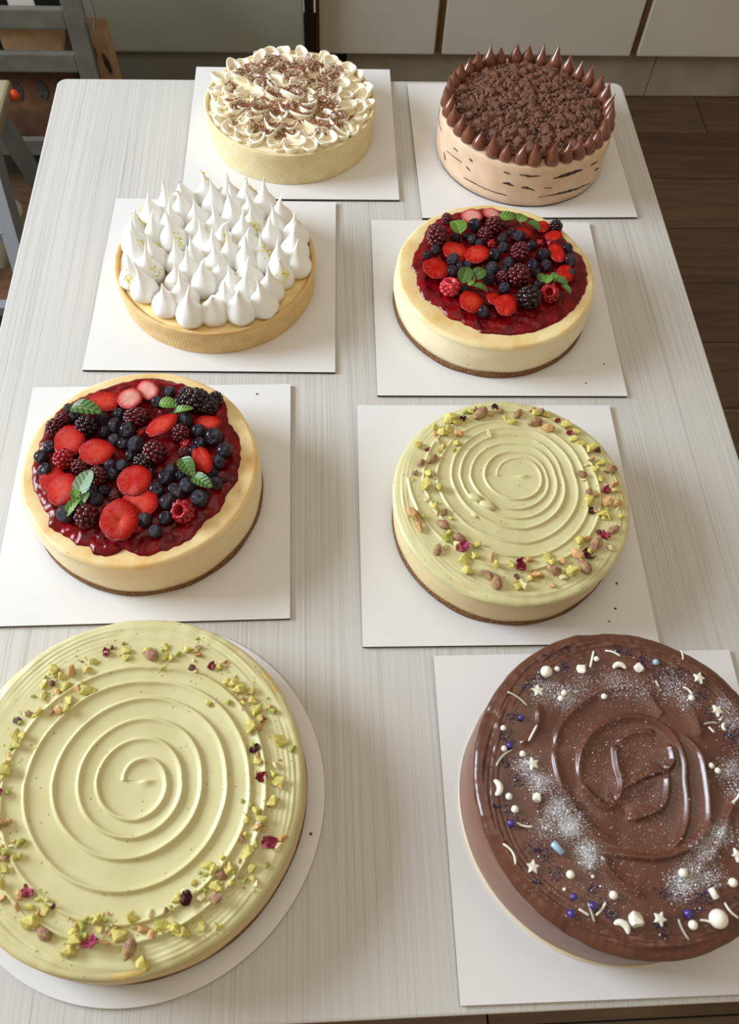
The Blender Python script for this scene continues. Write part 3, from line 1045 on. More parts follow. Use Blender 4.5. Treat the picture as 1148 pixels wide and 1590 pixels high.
mint = [[(132, 634, 50, 28, -18, 'g')], [(261, 626, 28, 20, -10, 'l'), (284, 635, 30, 12, 4, 'l')], [(290, 723, 36, 24, -60, 'g'), (313, 746, 36, 20, -38, 'g')],
        [(130, 749, 44, 25, 68, 'p'), (113, 784, 36, 15, 58, 'l'), (131, 773, 22, 12, 60, 'g'), (116, 767, 20, 14, 100, 'l')]]
fruit_cake(t, EC, EH, 1514, straw, blue, drup, mint)


# ---------------------------------------------------------------- piped drops
def drop_mesh(name, prof, mats, bend, hook=0.0, seg=24, flute=0.0):
    v, f = [], []
    n = len(prof)
    zt = prof[-1][1]
    for j, (r, z) in enumerate(prof):
        k = max(0, (z / zt - 0.45) / 0.55)
        dx, dz = bend * k ** 2 * zt, 0
        if hook and k > 0.6:
            dx += hook * (k - 0.6) ** 1.0
            dz = -hook * 1.2 * (k - 0.6) ** 1.6
        for i in range(seg):
            a = 2 * math.pi * i / seg
            rr = r * (1 + flute * math.cos(5 * a + z * 2))
            v.append((rr * math.cos(a) + dx, rr * math.sin(a), z + dz))
    for j in range(n - 1):
        for i in range(seg):
            k = (i + 1) % seg
            f.append((j * seg + i, j * seg + k, (j + 1) * seg + k, (j + 1) * seg + i))
    f.append(tuple((n - 1) * seg + i for i in range(seg)))
    f.append(tuple(range(seg))[::-1])
    return mesh(name, v, f, mats)


KP = [(0.70, 0), (0.92, 0.14), (1.0, 0.38), (0.98, 0.6), (0.86, 0.88), (0.66, 1.15), (0.46, 1.4), (0.29, 1.66), (0.18, 1.92), (0.11, 2.18), (0.07, 2.42), (0.035, 2.6), (0.01, 2.68)]
KISS = [drop_mesh('meringue_kiss', KP, M['meringue'], b_, hk, 28, fl) for b_, hk, fl in ((0.03, 0, 0.02), (0.10, 0, 0.03), (-0.06, 0, 0.02), (0.05, 1.1, 0.02), (0.14, 0.0, 0.02))]


def tart_shell(t, R, h, mk, seed):
    pr = [(0, 0), (R - 0.0035, 0), (R - 0.0022, 0.0006)]
    for i in range(7):
        pr.append((R - 0.0020 + 0.002 * i / 6, 0.002 + (h - 0.0035) * i / 6))
    pr += [(R - 0.0006, h - 0.0004), (R - 0.0022, h), (R - 0.0044, h - 0.0006), (R - 0.0052, h - 0.0025), (R - 0.0056, h - 0.01), (0, h - 0.012)]
    v, f = lathe(pr, 240, 0.0007, seed, 0.0007)
    put('tart_shell', weld(mesh('tart_shell', v, f, M[mk])), t)


# C : lemon meringue tart
CC, CH = (-0.1307, 0.8084), 0.0375
t = thing('meringue_tart', (CC[0], CC[1], T + BT), 'golden tart covered in white pointed meringue kisses with lemon zest', 'tart')
tart_shell(t, 0.1240, CH, 'tart_gold', 4)
v, f = lathe([(0, CH - 0.011), (0.1186, CH - 0.011), (0.1186, CH - 0.004), (0.116, CH - 0.0028), (0, CH - 0.0022)], 160, 0.0006, 2, 0.0008)
put('lemon_curd', weld(mesh('lemon_curd', v, f, M['curd'])), t)
tips = [(262, 455), (358, 515), (462, 562), (565, 550), (682, 548), (813, 462), (860, 400), (918, 295), (835, 190), (800, 95), (893, 205), (718, 65), (640, 32), (575, 105), (535, 25), (425, 60), (350, 88), (318, 130), (290, 145),
        (235, 215), (225, 262), (232, 325), (308, 330), (385, 180), (390, 245), (410, 340), (410, 425), (480, 330), (498, 160), (522, 265), (525, 435), (580, 200), (580, 350), (605, 410), (625, 225), (642, 320), (655, 165),
        (697, 230), (718, 415), (735, 185), (782, 340), (812, 240), (483, 140), (160 + 30, 410)]
placed = []
rn = random.Random(3)
cands = []
KR = 0.0180
for (tx, ty) in tips:
    hk = KR * 2.5
    p = at(120 + tx / 2.733, 250 + ty / 2.733, BT + CH + hk - 0.004)
    cands.append((p.x - CC[0], p.y - CC[1]))
for ring, nn in ((0.1035, 25), (0.082, 20), (0.064, 14), (0.044, 10), (0.02, 5), (0.0, 1)):
    for i in range(nn * 2):
        a = math.pi * i / nn + ring * 20
        cands.append((ring * math.cos(a), ring * math.sin(a)))
for (x, y) in cands:
    r = math.hypot(x, y)
    if r > 0.1035:
        x, y = x * 0.1035 / r, y * 0.1035 / r
    if all((x - a) ** 2 + (y - b_) ** 2 > 0.0192 ** 2 for a, b_, _ in placed):
        placed.append((x, y, rn.uniform(0.92, 1.08)))
kv, kf = [], []
for i, (x, y, s) in enumerate(placed):
    me = KISS[rn.choice((0, 0, 1, 1, 2, 2, 3, 4))]
    rot = rn.uniform(0, 6.28)
    sc_ = (KR * s, KR * s, KR * rn.uniform(0.95, 1.2))
    o = put('meringue_kiss', me, t, (x, y, CH - 0.0035), (0, 0, rot), sc_)
    mw = Matrix.LocRotScale(o.location, Euler((0, 0, rot)), Vector(sc_))
    n = len(kv)
    kv += [mw @ q.co for q in me.vertices]
    kf += [tuple(k + n for k in q.vertices) for q in me.polygons]
tree = bvh_of(kv, kf)
zb_ = MB()
zpos = [(270, 278), (262, 205), (215, 500), (440, 515), (430, 340), (330, 468), (335, 370), (800, 405), (875, 485), (720, 75), (745, 130), (755, 275), (640, 355), (545, 460), (525, 70), (560, 120), (645, 345), (265, 355)]
for (qx, qy) in zpos:
    p0 = at(120 + qx / 2.733, 250 + qy / 2.733, BT + CH + 0.018)
    for k in range(20):
        x, y = p0.x - CC[0] + rn.gauss(0, .0035), p0.y - CC[1] + rn.gauss(0, .0035)
        hit = tree.ray_cast(Vector((x, y, 0.2)), Vector((0, 0, -1)))[0]
        if hit is None:
            continue
        a = rn.uniform(0, 6.28)
        d = Vector((math.cos(a), math.sin(a), 0)) * rn.uniform(.0010, .0024)
        c0 = hit + Vector((0, 0, 0.0002))
        zb_.bar(c0 - d, c0 + d, 0.0011, 0.0008)
tag(put('lemon_zest', zb_.mesh('lemon_zest', M['zest']), t), 'fine yellow lemon zest', kind='stuff')

# A : cream tart with chocolate shavings
AC, AH = (-0.0392, 1.1103), 0.0487
t = thing('cream_tart', (AC[0], AC[1], T + BT), 'pale tart piled with ruffled cream and brown chocolate shavings at the back', 'tart')
tart_shell(t, 0.1208, AH, 'tart_pale', 6)
pr = [(0, AH - 0.012), (0.1148, AH - 0.0118), (0.1146, AH - 0.003), (0.108, AH - 0.001), (0.09, AH + 0.002), (0.06, AH + 0.005), (0.03, AH + 0.006), (0, AH + 0.006)]
cv, cf = lathe(pr, 160, 0.002, 2, 0.003)
put('cream_layer', weld(mesh('cream_layer', cv, cf, M['cream_cut'])), t)


def ruffle_mesh(seed):
    """a fold of piped cream: a thick ribbon looping over itself, open at one side"""
    rn = random.Random(seed)
    nu, nv = 30, 14
    sweep = rn.uniform(2.6, 4.4)
    v, f = [], []
    ph = rn.uniform(0, 6)
    for i in range(nu + 1):
        u = i / nu
        a = -sweep / 2 + sweep * u
        amp = 0.55 + 0.45 * math.sin(math.pi * u) ** 0.6
        rc_ = 0.72 + 0.14 * math.sin(a * 2 + ph)
        for j in range(nv):
            b_ = 2 * math.pi * j / nv
            w_, h_ = 0.17 * (0.75 + 0.25 * amp), 0.52 * amp
            dr, dz = math.cos(b_) * w_, math.sin(b_) * h_
            lean = 0.42 * (dz / 0.5)
            r = rc_ + dr + lean * 0.55
            v.append((r * math.cos(a) * 1.25, r * math.sin(a) * 0.85, 0.45 + dz + 0.05 * math.sin(3 * a + ph)))
    for i in range(nu):
        for j in range(nv):
            k = (j + 1) % nv
            f.append((i * nv + j, (i + 1) * nv + j, (i + 1) * nv + k, i * nv + k))
    f.append(tuple(range(nv)))
    f.append(tuple(nu * nv + j for j in range(nv))[::-1])
    me = mesh('cream_ruffle', v, f, M['cream'])
    bm = bmesh.new()
    bm.from_mesh(me)
    bmesh.ops.recalc_face_normals(bm, faces=bm.faces)
    bm.to_mesh(me)
    bm.free()
    return me


RUF = [ruffle_mesh(i) for i in range(5)]
kv, kf = [Vector(p) for p in cv], list(cf)
rn = random.Random(12)
for ring, nn in ((0.0, 1), (0.021, 6), (0.040, 11), (0.058, 15), (0.075, 20), (0.090, 24), (0.104, 28)):
    for i in range(nn):
        a = 2 * math.pi * (i + rn.uniform(-.2, .2)) / nn + ring * 9
        r = ring + rn.uniform(-.003, .003)
        x, y = r * math.cos(a), r * math.sin(a)
        zz = AH + 0.004 - 0.009 * (r / 0.105) ** 2
        s = 0.0138 * rn.uniform(0.85, 1.15)
        outw = a + rn.uniform(-1.1, 1.1)
        rot = Euler((rn.uniform(-.25, .25), rn.uniform(-.1, .3), outw))
        me = RUF[rn.randrange(5)]
        sc_ = (s * 1.15, s, s * rn.uniform(0.8, 1.15))
        if r > 0.098:
            sc_ = (s * 0.9, s * 0.9, s * 1.15)
        put('cream_ruffle', me, t, (x, y, zz - 0.002), rot, sc_)
        mw = Matrix.LocRotScale(Vector((x, y, zz)), rot, Vector(sc_))
        n = len(kv)
        kv += [mw @ q.co for q in me.vertices]
        kf += [tuple(k + n for k in q.vertices) for q in me.polygons]
tree = bvh_of(kv, kf)
sh = MB()
cnt = 0
for _ in range(16000):
    r = 0.096 * math.sqrt(rn.random())
    a = rn.uniform(0, 6.28)
    x, y = r * math.cos(a), r * math.sin(a)
    q = noise.noise(Vector((x * 38, y * 38, 3.3)))
    if q < -0.12 + 0.3 * (r / 0.096) ** 4 - 0.25 * rn.random():
        continue
    hit, nn, _i, _d = tree.ray_cast(Vector((x, y, 0.2)), Vector((0, 0, -1)))
    if hit is None:
        continue
    a2 = rn.uniform(0, 6.28)
    d = Vector((math.cos(a2), math.sin(a2), rn.uniform(-.6, .6))) * rn.uniform(.0005, .0016)
    c0 = hit + Vector((0, 0, 0.0006))
    sh.bar(c0 - d, c0 + d, rn.uniform(0.0006, .0013), 0.0004)
    cnt += 1
    if cnt > 7000:
        break
tag(put('chocolate_shavings', sh.mesh('chocolate_shavings', M['cocoa']), t), 'brown chocolate shavings', kind='stuff')

# B : chocolate crumb cake
BC, BH = (0.2917, 1.0663), 0.0650
BR = 0.1215
t = thing('crumb_cake', (BC[0], BC[1], T + BT), 'beige-sided chocolate cake ringed with piped ganache drops and topped with crumbs', 'cake')
v, f = lathe([(0, 0), (BR - 0.0016, 0), (BR - 0.0012, 0.0035), (0, 0.0035)], 160, 0.0014, 5)
put('cake_base', weld(mesh('cake_base', v, f, M['sponge'])), t)
pr = [(0, 0.0025), (BR - 0.004, 0.0022), (BR - 0.0005, 0.003)]
for i in range(1, 8):
    pr.append((BR, 0.003 + (BH - 0.005) * i / 7))
pr += [(BR - 0.0012, BH - 0.0006), (BR - 0.004, BH), (0, BH)]
v, f = lathe(pr, 200, 0.0009, 8, 0.0012)
put('mousse_side', weld(mesh('mousse_side', v, f, M['mousse'])), t)
sl = MB()


def cyl_streak(pts, w, ez=0.0):
    """thin dark sliver lying on the side of the cake"""
    P = []
    for (a, z) in pts:
        P.append((a, z))
    v, f = [], []
    n = len(P)
    for i, (a, z) in enumerate(P):
        k = (0.25 + math.sin(math.pi * i / (n - 1)) ** 0.6) * w * RND.uniform(0.6, 1.15)
        for s in (-1, 0, 1):
            rr = BR + (0.0009 if s == 0 else -0.0004)
            v.append((rr * math.cos(a), rr * math.sin(a), z + s * k / 2))
    for i in range(n - 1):
        for j in range(2):
            f.append((i * 3 + j, (i + 1) * 3 + j, (i + 1) * 3 + j + 1, i * 3 + j + 1))
    put('sponge_layer', mesh('sponge_layer', v, f, M['sponge'], False), t)


SK = [([(165, 310), (230, 345), (300, 380), (370, 405), (440, 425)], 8), ([(60, 140), (100, 175), (155, 215)], 8), ([(200, 192), (212, 200), (224, 212)], 12), ([(520, 292), (590, 302), (655, 300)], 9),
      ([(735, 318), (800, 300), (860, 280), (920, 262)], 14), ([(412, 345), (450, 350), (485, 365)], 10), ([(530, 375), (570, 375), (620, 395)], 9), ([(640, 435), (700, 425), (760, 415), (820, 402), (880, 385), (970, 345)], 10),
      ([(975, 235), (998, 220), (1020, 205)], 8), ([(1000, 265), (1012, 258), (1025, 250)], 7), ([(420, 275), (440, 282), (460, 288)], 5), ([(675, 378), (700, 376), (730, 378)], 4), ([(100, 120), (115, 132), (130, 145)], 6), ([(180, 240), (195, 255), (210, 270)], 6),
      ([(40, 150), (46, 180), (50, 200)], 5)]
for pts, w in SK:
    P = []
    for i in range(len(pts) - 1):
        for k in range(4):
            s = k / 4
            P.append((pts[i][0] * (1 - s) + pts[i + 1][0] * s, pts[i][1] * (1 - s) + pts[i + 1][1] * s))
    P.append(pts[-1])
    Q = []
    for (x, y) in P:
        p = at_cyl(680 + x / 4.1, 200 + y / 4.1 + RND.uniform(-.3, .3), BC[0], BC[1], BR)
        Q.append((math.atan2(p.y - BC[1], p.x - BC[0]), min(max(p.z - T - BT, 0.006), BH - 0.004)))
    cyl_streak(Q, w / 4.1 / 560)
for k in range(14):                         # the rest of the way round
    a = RND.uniform(0.1, math.pi - 0.1)
    z = RND.choice((0.02, 0.035, 0.048)) + RND.uniform(-.003, .003)
    w = RND.uniform(0.08, 0.3)
    cyl_streak([(a + w * i / 8, z + 0.0008 * math.sin(i * 2.1)) for i in range(9)], 0.0022)
# crumb bed
pr = [(0, BH - 0.001), (0.104, BH - 0.001), (0.101, BH + 0.004), (0.09, BH + 0.0075), (0.06, BH + 0.009), (0.03, BH + 0.0095), (0, BH + 0.0095)]
cv, cf = [], []
cv, cf = lathe(pr, 150, 0.003, 3, 0.003)
put('crumb_bed', weld(mesh('crumb_bed', cv, cf, M['crumb_dark'])), t)


def chunk(seed, mk, name, rough=0.35, flat=0.7, sub=2):
    v, f = ICO[sub]
    vv = []
    for p in v:
        d = p * (1 + rough * fbm(p + Vector((seed * 3.1, 0, 0)), 1.5, 3))
        for ax in (Vector((1, .3, .2)), Vector((-.4, 1, .5)), Vector((-.3, -.8, .6)), Vector((.2, -.1, 1))):
            ax = Matrix.Rotation(seed * 1.3, 3, 'Z') @ ax.normalized()
            q = d.dot(ax)
            if q > 0.62:
                d = d - ax * (q - 0.62)
        vv.append((d.x, d.y, d.z * flat))
    return mesh(name, vv, f, M[mk], False)


CRB = [chunk(i, 'crumb', 'chocolate_crumb', 0.55, 0.75) for i in range(6)]
rn = random.Random(21)
for i in range(270):
    r = 0.099 * math.sqrt((i + 0.5) / 270)
    a = i * 2.39996 + rn.uniform(-.15, .15)
    x, y = r * math.cos(a), r * math.sin(a)
    s = rn.choice((0.004, 0.005, 0.0062, 0.0082))
    zz = BH + 0.0095 - 0.006 * (r / 0.1) ** 4
    put('chocolate_crumb', CRB[rn.randrange(6)], t, (x, y, zz + s * 0.3), (rn.uniform(-.6, .6), rn.uniform(-.6, .6), rn.uniform(0, 6)), s)
sm = MB()
iv, if_ = ICO[1]
for i in range(2600):
    r = 0.103 * math.sqrt(rn.random())
    a = rn.uniform(0, 6.28)
    s = rn.uniform(0.0010, 0.0026)
    zz = BH + 0.0098 - 0.0065 * (r / 0.1) ** 4 + rn.uniform(-.0005, .0025)
    e = Euler((rn.uniform(0, 3), rn.uniform(0, 3), 0)).to_matrix()
    sm.add([(e @ Vector((p.x * rn.uniform(.7, 1.2), p.y, p.z * .8))) * s + Vector((r * math.cos(a), r * math.sin(a), zz)) for p in iv], if_)
tag(put('fine_crumbs', sm.mesh('fine_crumbs', M['crumb']), t), 'fine chocolate crumbs', kind='stuff')
GP = [(0.78, 0), (0.96, 0.2), (1.0, 0.5), (0.96, 0.85), (0.84, 1.2), (0.68, 1.55), (0.50, 1.9), (0.33, 2.25), (0.19, 2.6), (0.09, 2.9), (0.02, 3.1)]
GAN = [drop_mesh('ganache_drop', GP, M['ganache'], b_, 0, 24) for b_ in (0.05, 0.0, 0.12)]
ND = 35
for i in range(ND):
    a = 2 * math.pi * i / ND + rn.uniform(-.02, .02)
    r = 0.1115 + rn.uniform(-.001, .001)
    s = 0.0098 * rn.uniform(0.93, 1.08)
    put('ganache_drop', GAN[rn.randrange(3)], t, (r * math.cos(a), r * math.sin(a), BH - 0.001), (rn.uniform(-.08, .08), rn.uniform(-.08, .08), rn.uniform(0, 6)), (s, s, s * rn.uniform(0.88, 1.05)))


# ---------------------------------------------------------------- frosted cakes
def frost_disc(R, z0, hfun, drop, over, nr=170, nt_=420, seed=0, edge=0.004):
    """polar height-field skin that turns over the rim and hangs down by drop(angle)"""
    aa = np.linspace(-math.pi, math.pi, nt_, endpoint=False)
    rr = np.linspace(0, R - edge, nr)[1:]
    A, Q = np.meshgrid(aa, rr)
    X, Y = Q * np.cos(A), Q * np.sin(A)
    Z = z0 + hfun(X, Y)
    v = [(0, 0, float(z0 + hfun(np.array([[0.0]]), np.array([[0.0]]))[0, 0]))]
    v += list(zip(X.ravel(), Y.ravel(), Z.ravel()))
    ztop = Z[-1]
    ns = 12
    for j in range(1, ns + 1):
        k = j / ns
        for i, a in enumerate(aa):
            d = drop(a)
            if k < 0.4:
                t_ = k / 0.4 * math.pi / 2
                r = R - edge + (edge + over) * math.sin(t_)
                z = ztop[i] - edge * (1 - math.cos(t_))
            else:
                q = (k - 0.4) / 0.6
                r = R + over * (1 - q ** 3) - 0.0012 * q ** 4
                z = ztop[i] - edge - (d - edge) * q
            w = 0.0009 * noise.noise(Vector((math.cos(a) * 9, math.sin(a) * 9, seed + z * 300)))
            r += w * min(1, k * 2)
            v.append((r * math.cos(a), r * math.sin(a), z))
    f = [(0, 1 + i, 1 + (i + 1) % nt_) for i in range(nt_)]
    tot = (nr - 1) + ns
    idx = np.arange(nt_)
    nx = (idx + 1) % nt_
    for j in range(tot - 1):
        a0, b0 = 1 + j * nt_, 1 + (j + 1) * nt_
        f += list(zip((a0 + idx).tolist(), (b0 + idx).tolist(), (b0 + nx).tolist(), (a0 + nx).tolist()))
    return v, f


def nz(X, Y, s, seed):
    """cheap smooth noise on arrays (sum of rotated sines)"""
    o = np.zeros_like(X)
    r_ = random.Random(seed)
    for k in range(7):
        a, p, q = r_.uniform(0, 6.28), r_.uniform(0, 6.28), r_.uniform(0.6, 1.7)
        o += np.sin((X * math.cos(a) + Y * math.sin(a)) * s * q + p)
    return o / 7


def spiral_height(cx, cy, quarters, amp, wi, wo, seed, R, streak_from):
    """quarters: ridge radius (m) every quarter turn, clockwise, starting on the left"""
    tt = np.arange(len(quarters)) / 4.0
    qq = np.array(quarters)

    def hf(X, Y):
        dx, dy = X - cx, Y - cy
        r = np.hypot(dx, dy)
        ph = (math.pi - np.arctan2(dy, dx)) / (2 * math.pi)          # 0 left, .25 up, .5 right, .75 down
        ph = ph % 1.0
        Z = np.zeros_like(X)
        for k in range(int(tt[-1]) + 1):
            tk = ph + k
            rk = np.interp(tk, tt, qq, right=9.0)
            rk = rk + 0.0007 * nz(dx, dy, 90, seed + k)
            d = r - rk
            h = amp * (0.8 + 0.35 * nz(dx, dy, 45, seed + 20 + k))
            if k == 0:
                h = h * np.clip(0.5 + ph * 2, 0, 1)
            pr = np.where(d > 0, np.exp(-(d / wo) ** 2), 0.45 * np.exp(-(d / (wi * 0.25)) ** 2) + 0.55 * np.exp(-(np.abs(d) / wi) ** 1.1))
            Z = np.maximum(Z, h * pr)
        sx_, sy_ = dx - 0.006, dy + 0.001
        Z += 0.0026 * np.exp(-(sx_ ** 2 / 0.006 ** 2 + sy_ ** 2 / 0.0035 ** 2)) * np.where(sy_ > 0, np.exp(-(sy_ / 0.0012) ** 2), 1.0)
        # broad trough shape and fine spatula streaks
        Z += 0.0006 * nz(X, Y, 60, seed + 5) + 0.00022 * nz(X, Y, 210, seed + 6)
        rc_ = np.hypot(X, Y)
        k = np.clip((rc_ - streak_from) / (R - streak_from), 0, 1)
        A = np.arctan2(Y, X)
        Z += k * (0.0006 * np.sin(rc_ * 620 + 5 * np.sin(A + seed) + 2 * np.sin(3 * A)) * (0.5 + 0.8 * np.sin(A * 2 + seed)) + 0.0005 * np.sin(rc_ * 1500 + 7 * np.sin(2 * A + 1)) * np.cos(A * 3) + 0.0007 * nz(X, Y, 260, seed + 8))
        Z -= 0.0035 * np.clip((rc_ - (R - 0.010)) / 0.010, 0, 1) ** 2 * (0.6 + 0.8 * np.sin(A * 3 + seed) ** 2)
        return Z
    return hf


NUT = {}


def nut_chunk(seed, mk, flat):
    rn = random.Random(seed)
    bm = bmesh.new()
    for _ in range(13):
        p = Vector((rn.gauss(0, 1), rn.gauss(0, 1), rn.gauss(0, 1))).normalized() * rn.uniform(0.75, 1.05)
        bm.verts.new((p.x * 1.05, p.y * 0.72, p.z * flat))
    bmesh.ops.convex_hull(bm, input=bm.verts)
    bmesh.ops.delete(bm, geom=[v for v in bm.verts if not v.link_faces], context='VERTS')
    bmesh.ops.bevel(bm, geom=bm.edges[:], offset=0.035, segments=1, affect='EDGES', clamp_overlap=True)
    me = bpy.data.meshes.new('pistachio_piece')
    bm.to_mesh(me)
    bm.free()
    me.materials.append(M[mk])
    return me


def nut_whole(seed, mk):
    v, f = ICO[3]
    vv = []
    for p in v:
        k = 1 - 0.25 * p.x
        r = 1 + 0.06 * fbm(p + Vector((seed, 0, 0)), 2.5) + 0.02 * math.sin(math.atan2(p.z, p.y) * 9)
        vv.append((p.x * 1.08, p.y * 0.62 * k * r, p.z * 0.58 * k * r))
    return mesh('pistachio', vv, f, M[mk])


def petal(seed, mk):
    n = 10
    v, f = [], []
    for i in range(n + 1):
        for j in range(n + 1):
            u, w = -1 + 2 * i / n, -1 + 2 * j / n
            x, y = u * math.sqrt(1 - w * w / 2), w * math.sqrt(1 - u * u / 2)
            z = 0.8 * fbm((x, y, seed * 2.2), 1.5, 3) + 0.5 * (x * x) + 0.4
            x, y = x * (1 + 0.3 * noise.noise(Vector((x * 2, y * 2, seed)))), y * (1 + 0.45 * noise.noise(Vector((y * 2, x * 2, seed + 5))))
            v.append((x, y * 0.75, z))
    for i in range(n):
        for j in range(n):
            a = i * (n + 1) + j
            f.append((a, a + n + 1, a + n + 2, a + 1))
    m_ = len(v)
    v += [(x, y, z - 0.12) for x, y, z in v]
    f += [tuple(k + m_ for k in q[::-1]) for q in f[:]]
    return mesh('rose_petal', v, f, M[mk])


for mk, key in (('nut_y', 'y'), ('nut_g', 'g'), ('nut_o', 'o'), ('nut_w', 'w')):
    NUT[key] = [nut_chunk(i * 7 + ord(key), mk, fl) for i, fl in enumerate((0.6, 0.75, 0.45))]
NUT['p'] = [nut_chunk(5, 'nut_p', 0.7), nut_chunk(9, 'nut_p', 0.6)]
NUT['d'] = [nut_chunk(15, 'nut_d', 0.5), nut_chunk(19, 'nut_d', 0.6)]
NUT['P'] = [nut_whole(1, 'nut_p'), nut_whole(2, 'nut_p')]
NUT['Y'] = [nut_chunk(33, 'nut_y', 0.35), nut_chunk(37, 'nut_y', 0.4)]
NUT['r'] = [petal(1, 'petal_r'), petal(2, 'petal_r')]
NUT['k'] = [petal(3, 'petal_k'), petal(4, 'petal_k')]
NUT['D'] = [petal(5, 'petal_d')]
NN = {'P': 'pistachio', 'r': 'rose_petal', 'k': 'rose_petal', 'D': 'rose_petal'}


def nuts(t, c, h, sc, R, items, hf, seed, fac, extra):
    """items: (px, py, kind, length px)"""
    rn = random.Random(seed)
    O = Vector((c[0], c[1], T + BT))
    more = [(px + rn.gauss(0, ln * fac * .55), py + rn.gauss(0, ln * fac * .45), rn.choice('yygwo'), ln * rn.uniform(.45, .7)) for _q in range(2) for (px, py, k, ln) in items if rn.random() < extra]
    for (px, py, k, ln) in items + more:
        s = ln / 2 / sc * fac * {'r': 0.72, 'k': 0.72, 'D': 0.75, 'P': 0.8, 'y': 1.15}.get(k, 1.0)
        p = at(px, py, BT + h + s * 0.5) - O
        r = math.hypot(p.x, p.y)
        if r > R - 0.004:
            p.x *= (R - 0.004) / r
            p.y *= (R - 0.004) / r
        z = h + float(hf(np.array([[p.x]]), np.array([[p.y]]))[0, 0]) + s * (0.35 if k not in 'rkD' else 0.0)
        me = NUT[k][rn.randrange(len(NUT[k]))]
        put(NN.get(k, 'pistachio_piece'), me, t, (p.x, p.y, z), (rn.uniform(-.4, .4), rn.uniform(-.4, .4), rn.uniform(0, 6.28)), s * rn.uniform(0.95, 1.1))


def nut_dust(t, c, h, sc, spots, hf, seed, n=10):
    rn = random.Random(seed)
    mb = MB()
    iv, if_ = ICO[1]
    for (px, py) in spots:
        p0 = at(px, py, BT + h)
        for _ in range(n):
            x, y = p0.x - c[0] + rn.gauss(0, .0055), p0.y - c[1] + rn.gauss(0, .0055)
            s = rn.uniform(0.0003, 0.0011)
            z = h + float(hf(np.array([[x]]), np.array([[y]]))[0, 0])
            mb.add([(x + q.x * s, y + q.y * s * rn.uniform(.5, 1.2), z + q.z * s * 0.7 + s * .3) for q in iv], if_)
    tag(put('pistachio_dust', mb.mesh('pistachio_dust', M['nut_y']), t), 'fine green pistachio dust', kind='stuff')


# F : smaller pistachio cheesecake
FC, FH, FR = (0.1913, 0.4450), 0.0560, 0.1205
t = thing('pistachio_cheesecake', (FC[0], FC[1], T + BT), 'smaller pistachio cheesecake on the square board, centre right', 'cake', 'pistachio cheesecakes')
cheesecake_base(t, FR, FH, (226, 206, 150), (222, 200, 150), (216, 180, 120), 3)
sw = at(803, 738, BT + FH + 0.002) - Vector((FC[0], FC[1], 0))
qF = [21, 21, 25, 30, 34, 29, 31, 41, 49, 40, 40, 52, 60, 51, 47, 64, 69, 60, 60, 80, 84, 68, 71, 96, 98, 82, 82, 110, 114]
hfF = spiral_height(sw.x, sw.y, [q * 0.001 for q in qF], 0.0032, 0.007, 0.0011, 11, FR, 0.098)
v, f = frost_disc(FR, FH + 0.0015, hfF, lambda a: 0.0085 + 0.004 * noise.noise(Vector((math.cos(a) * 3, math.sin(a) * 3, 1))) + 0.003 * noise.noise(Vector((math.cos(a) * 11, math.sin(a) * 11, 4))), 0.0022, seed=2)
put('pistachio_cream', mesh('pistachio_cream', v, f, M['pist']), t)
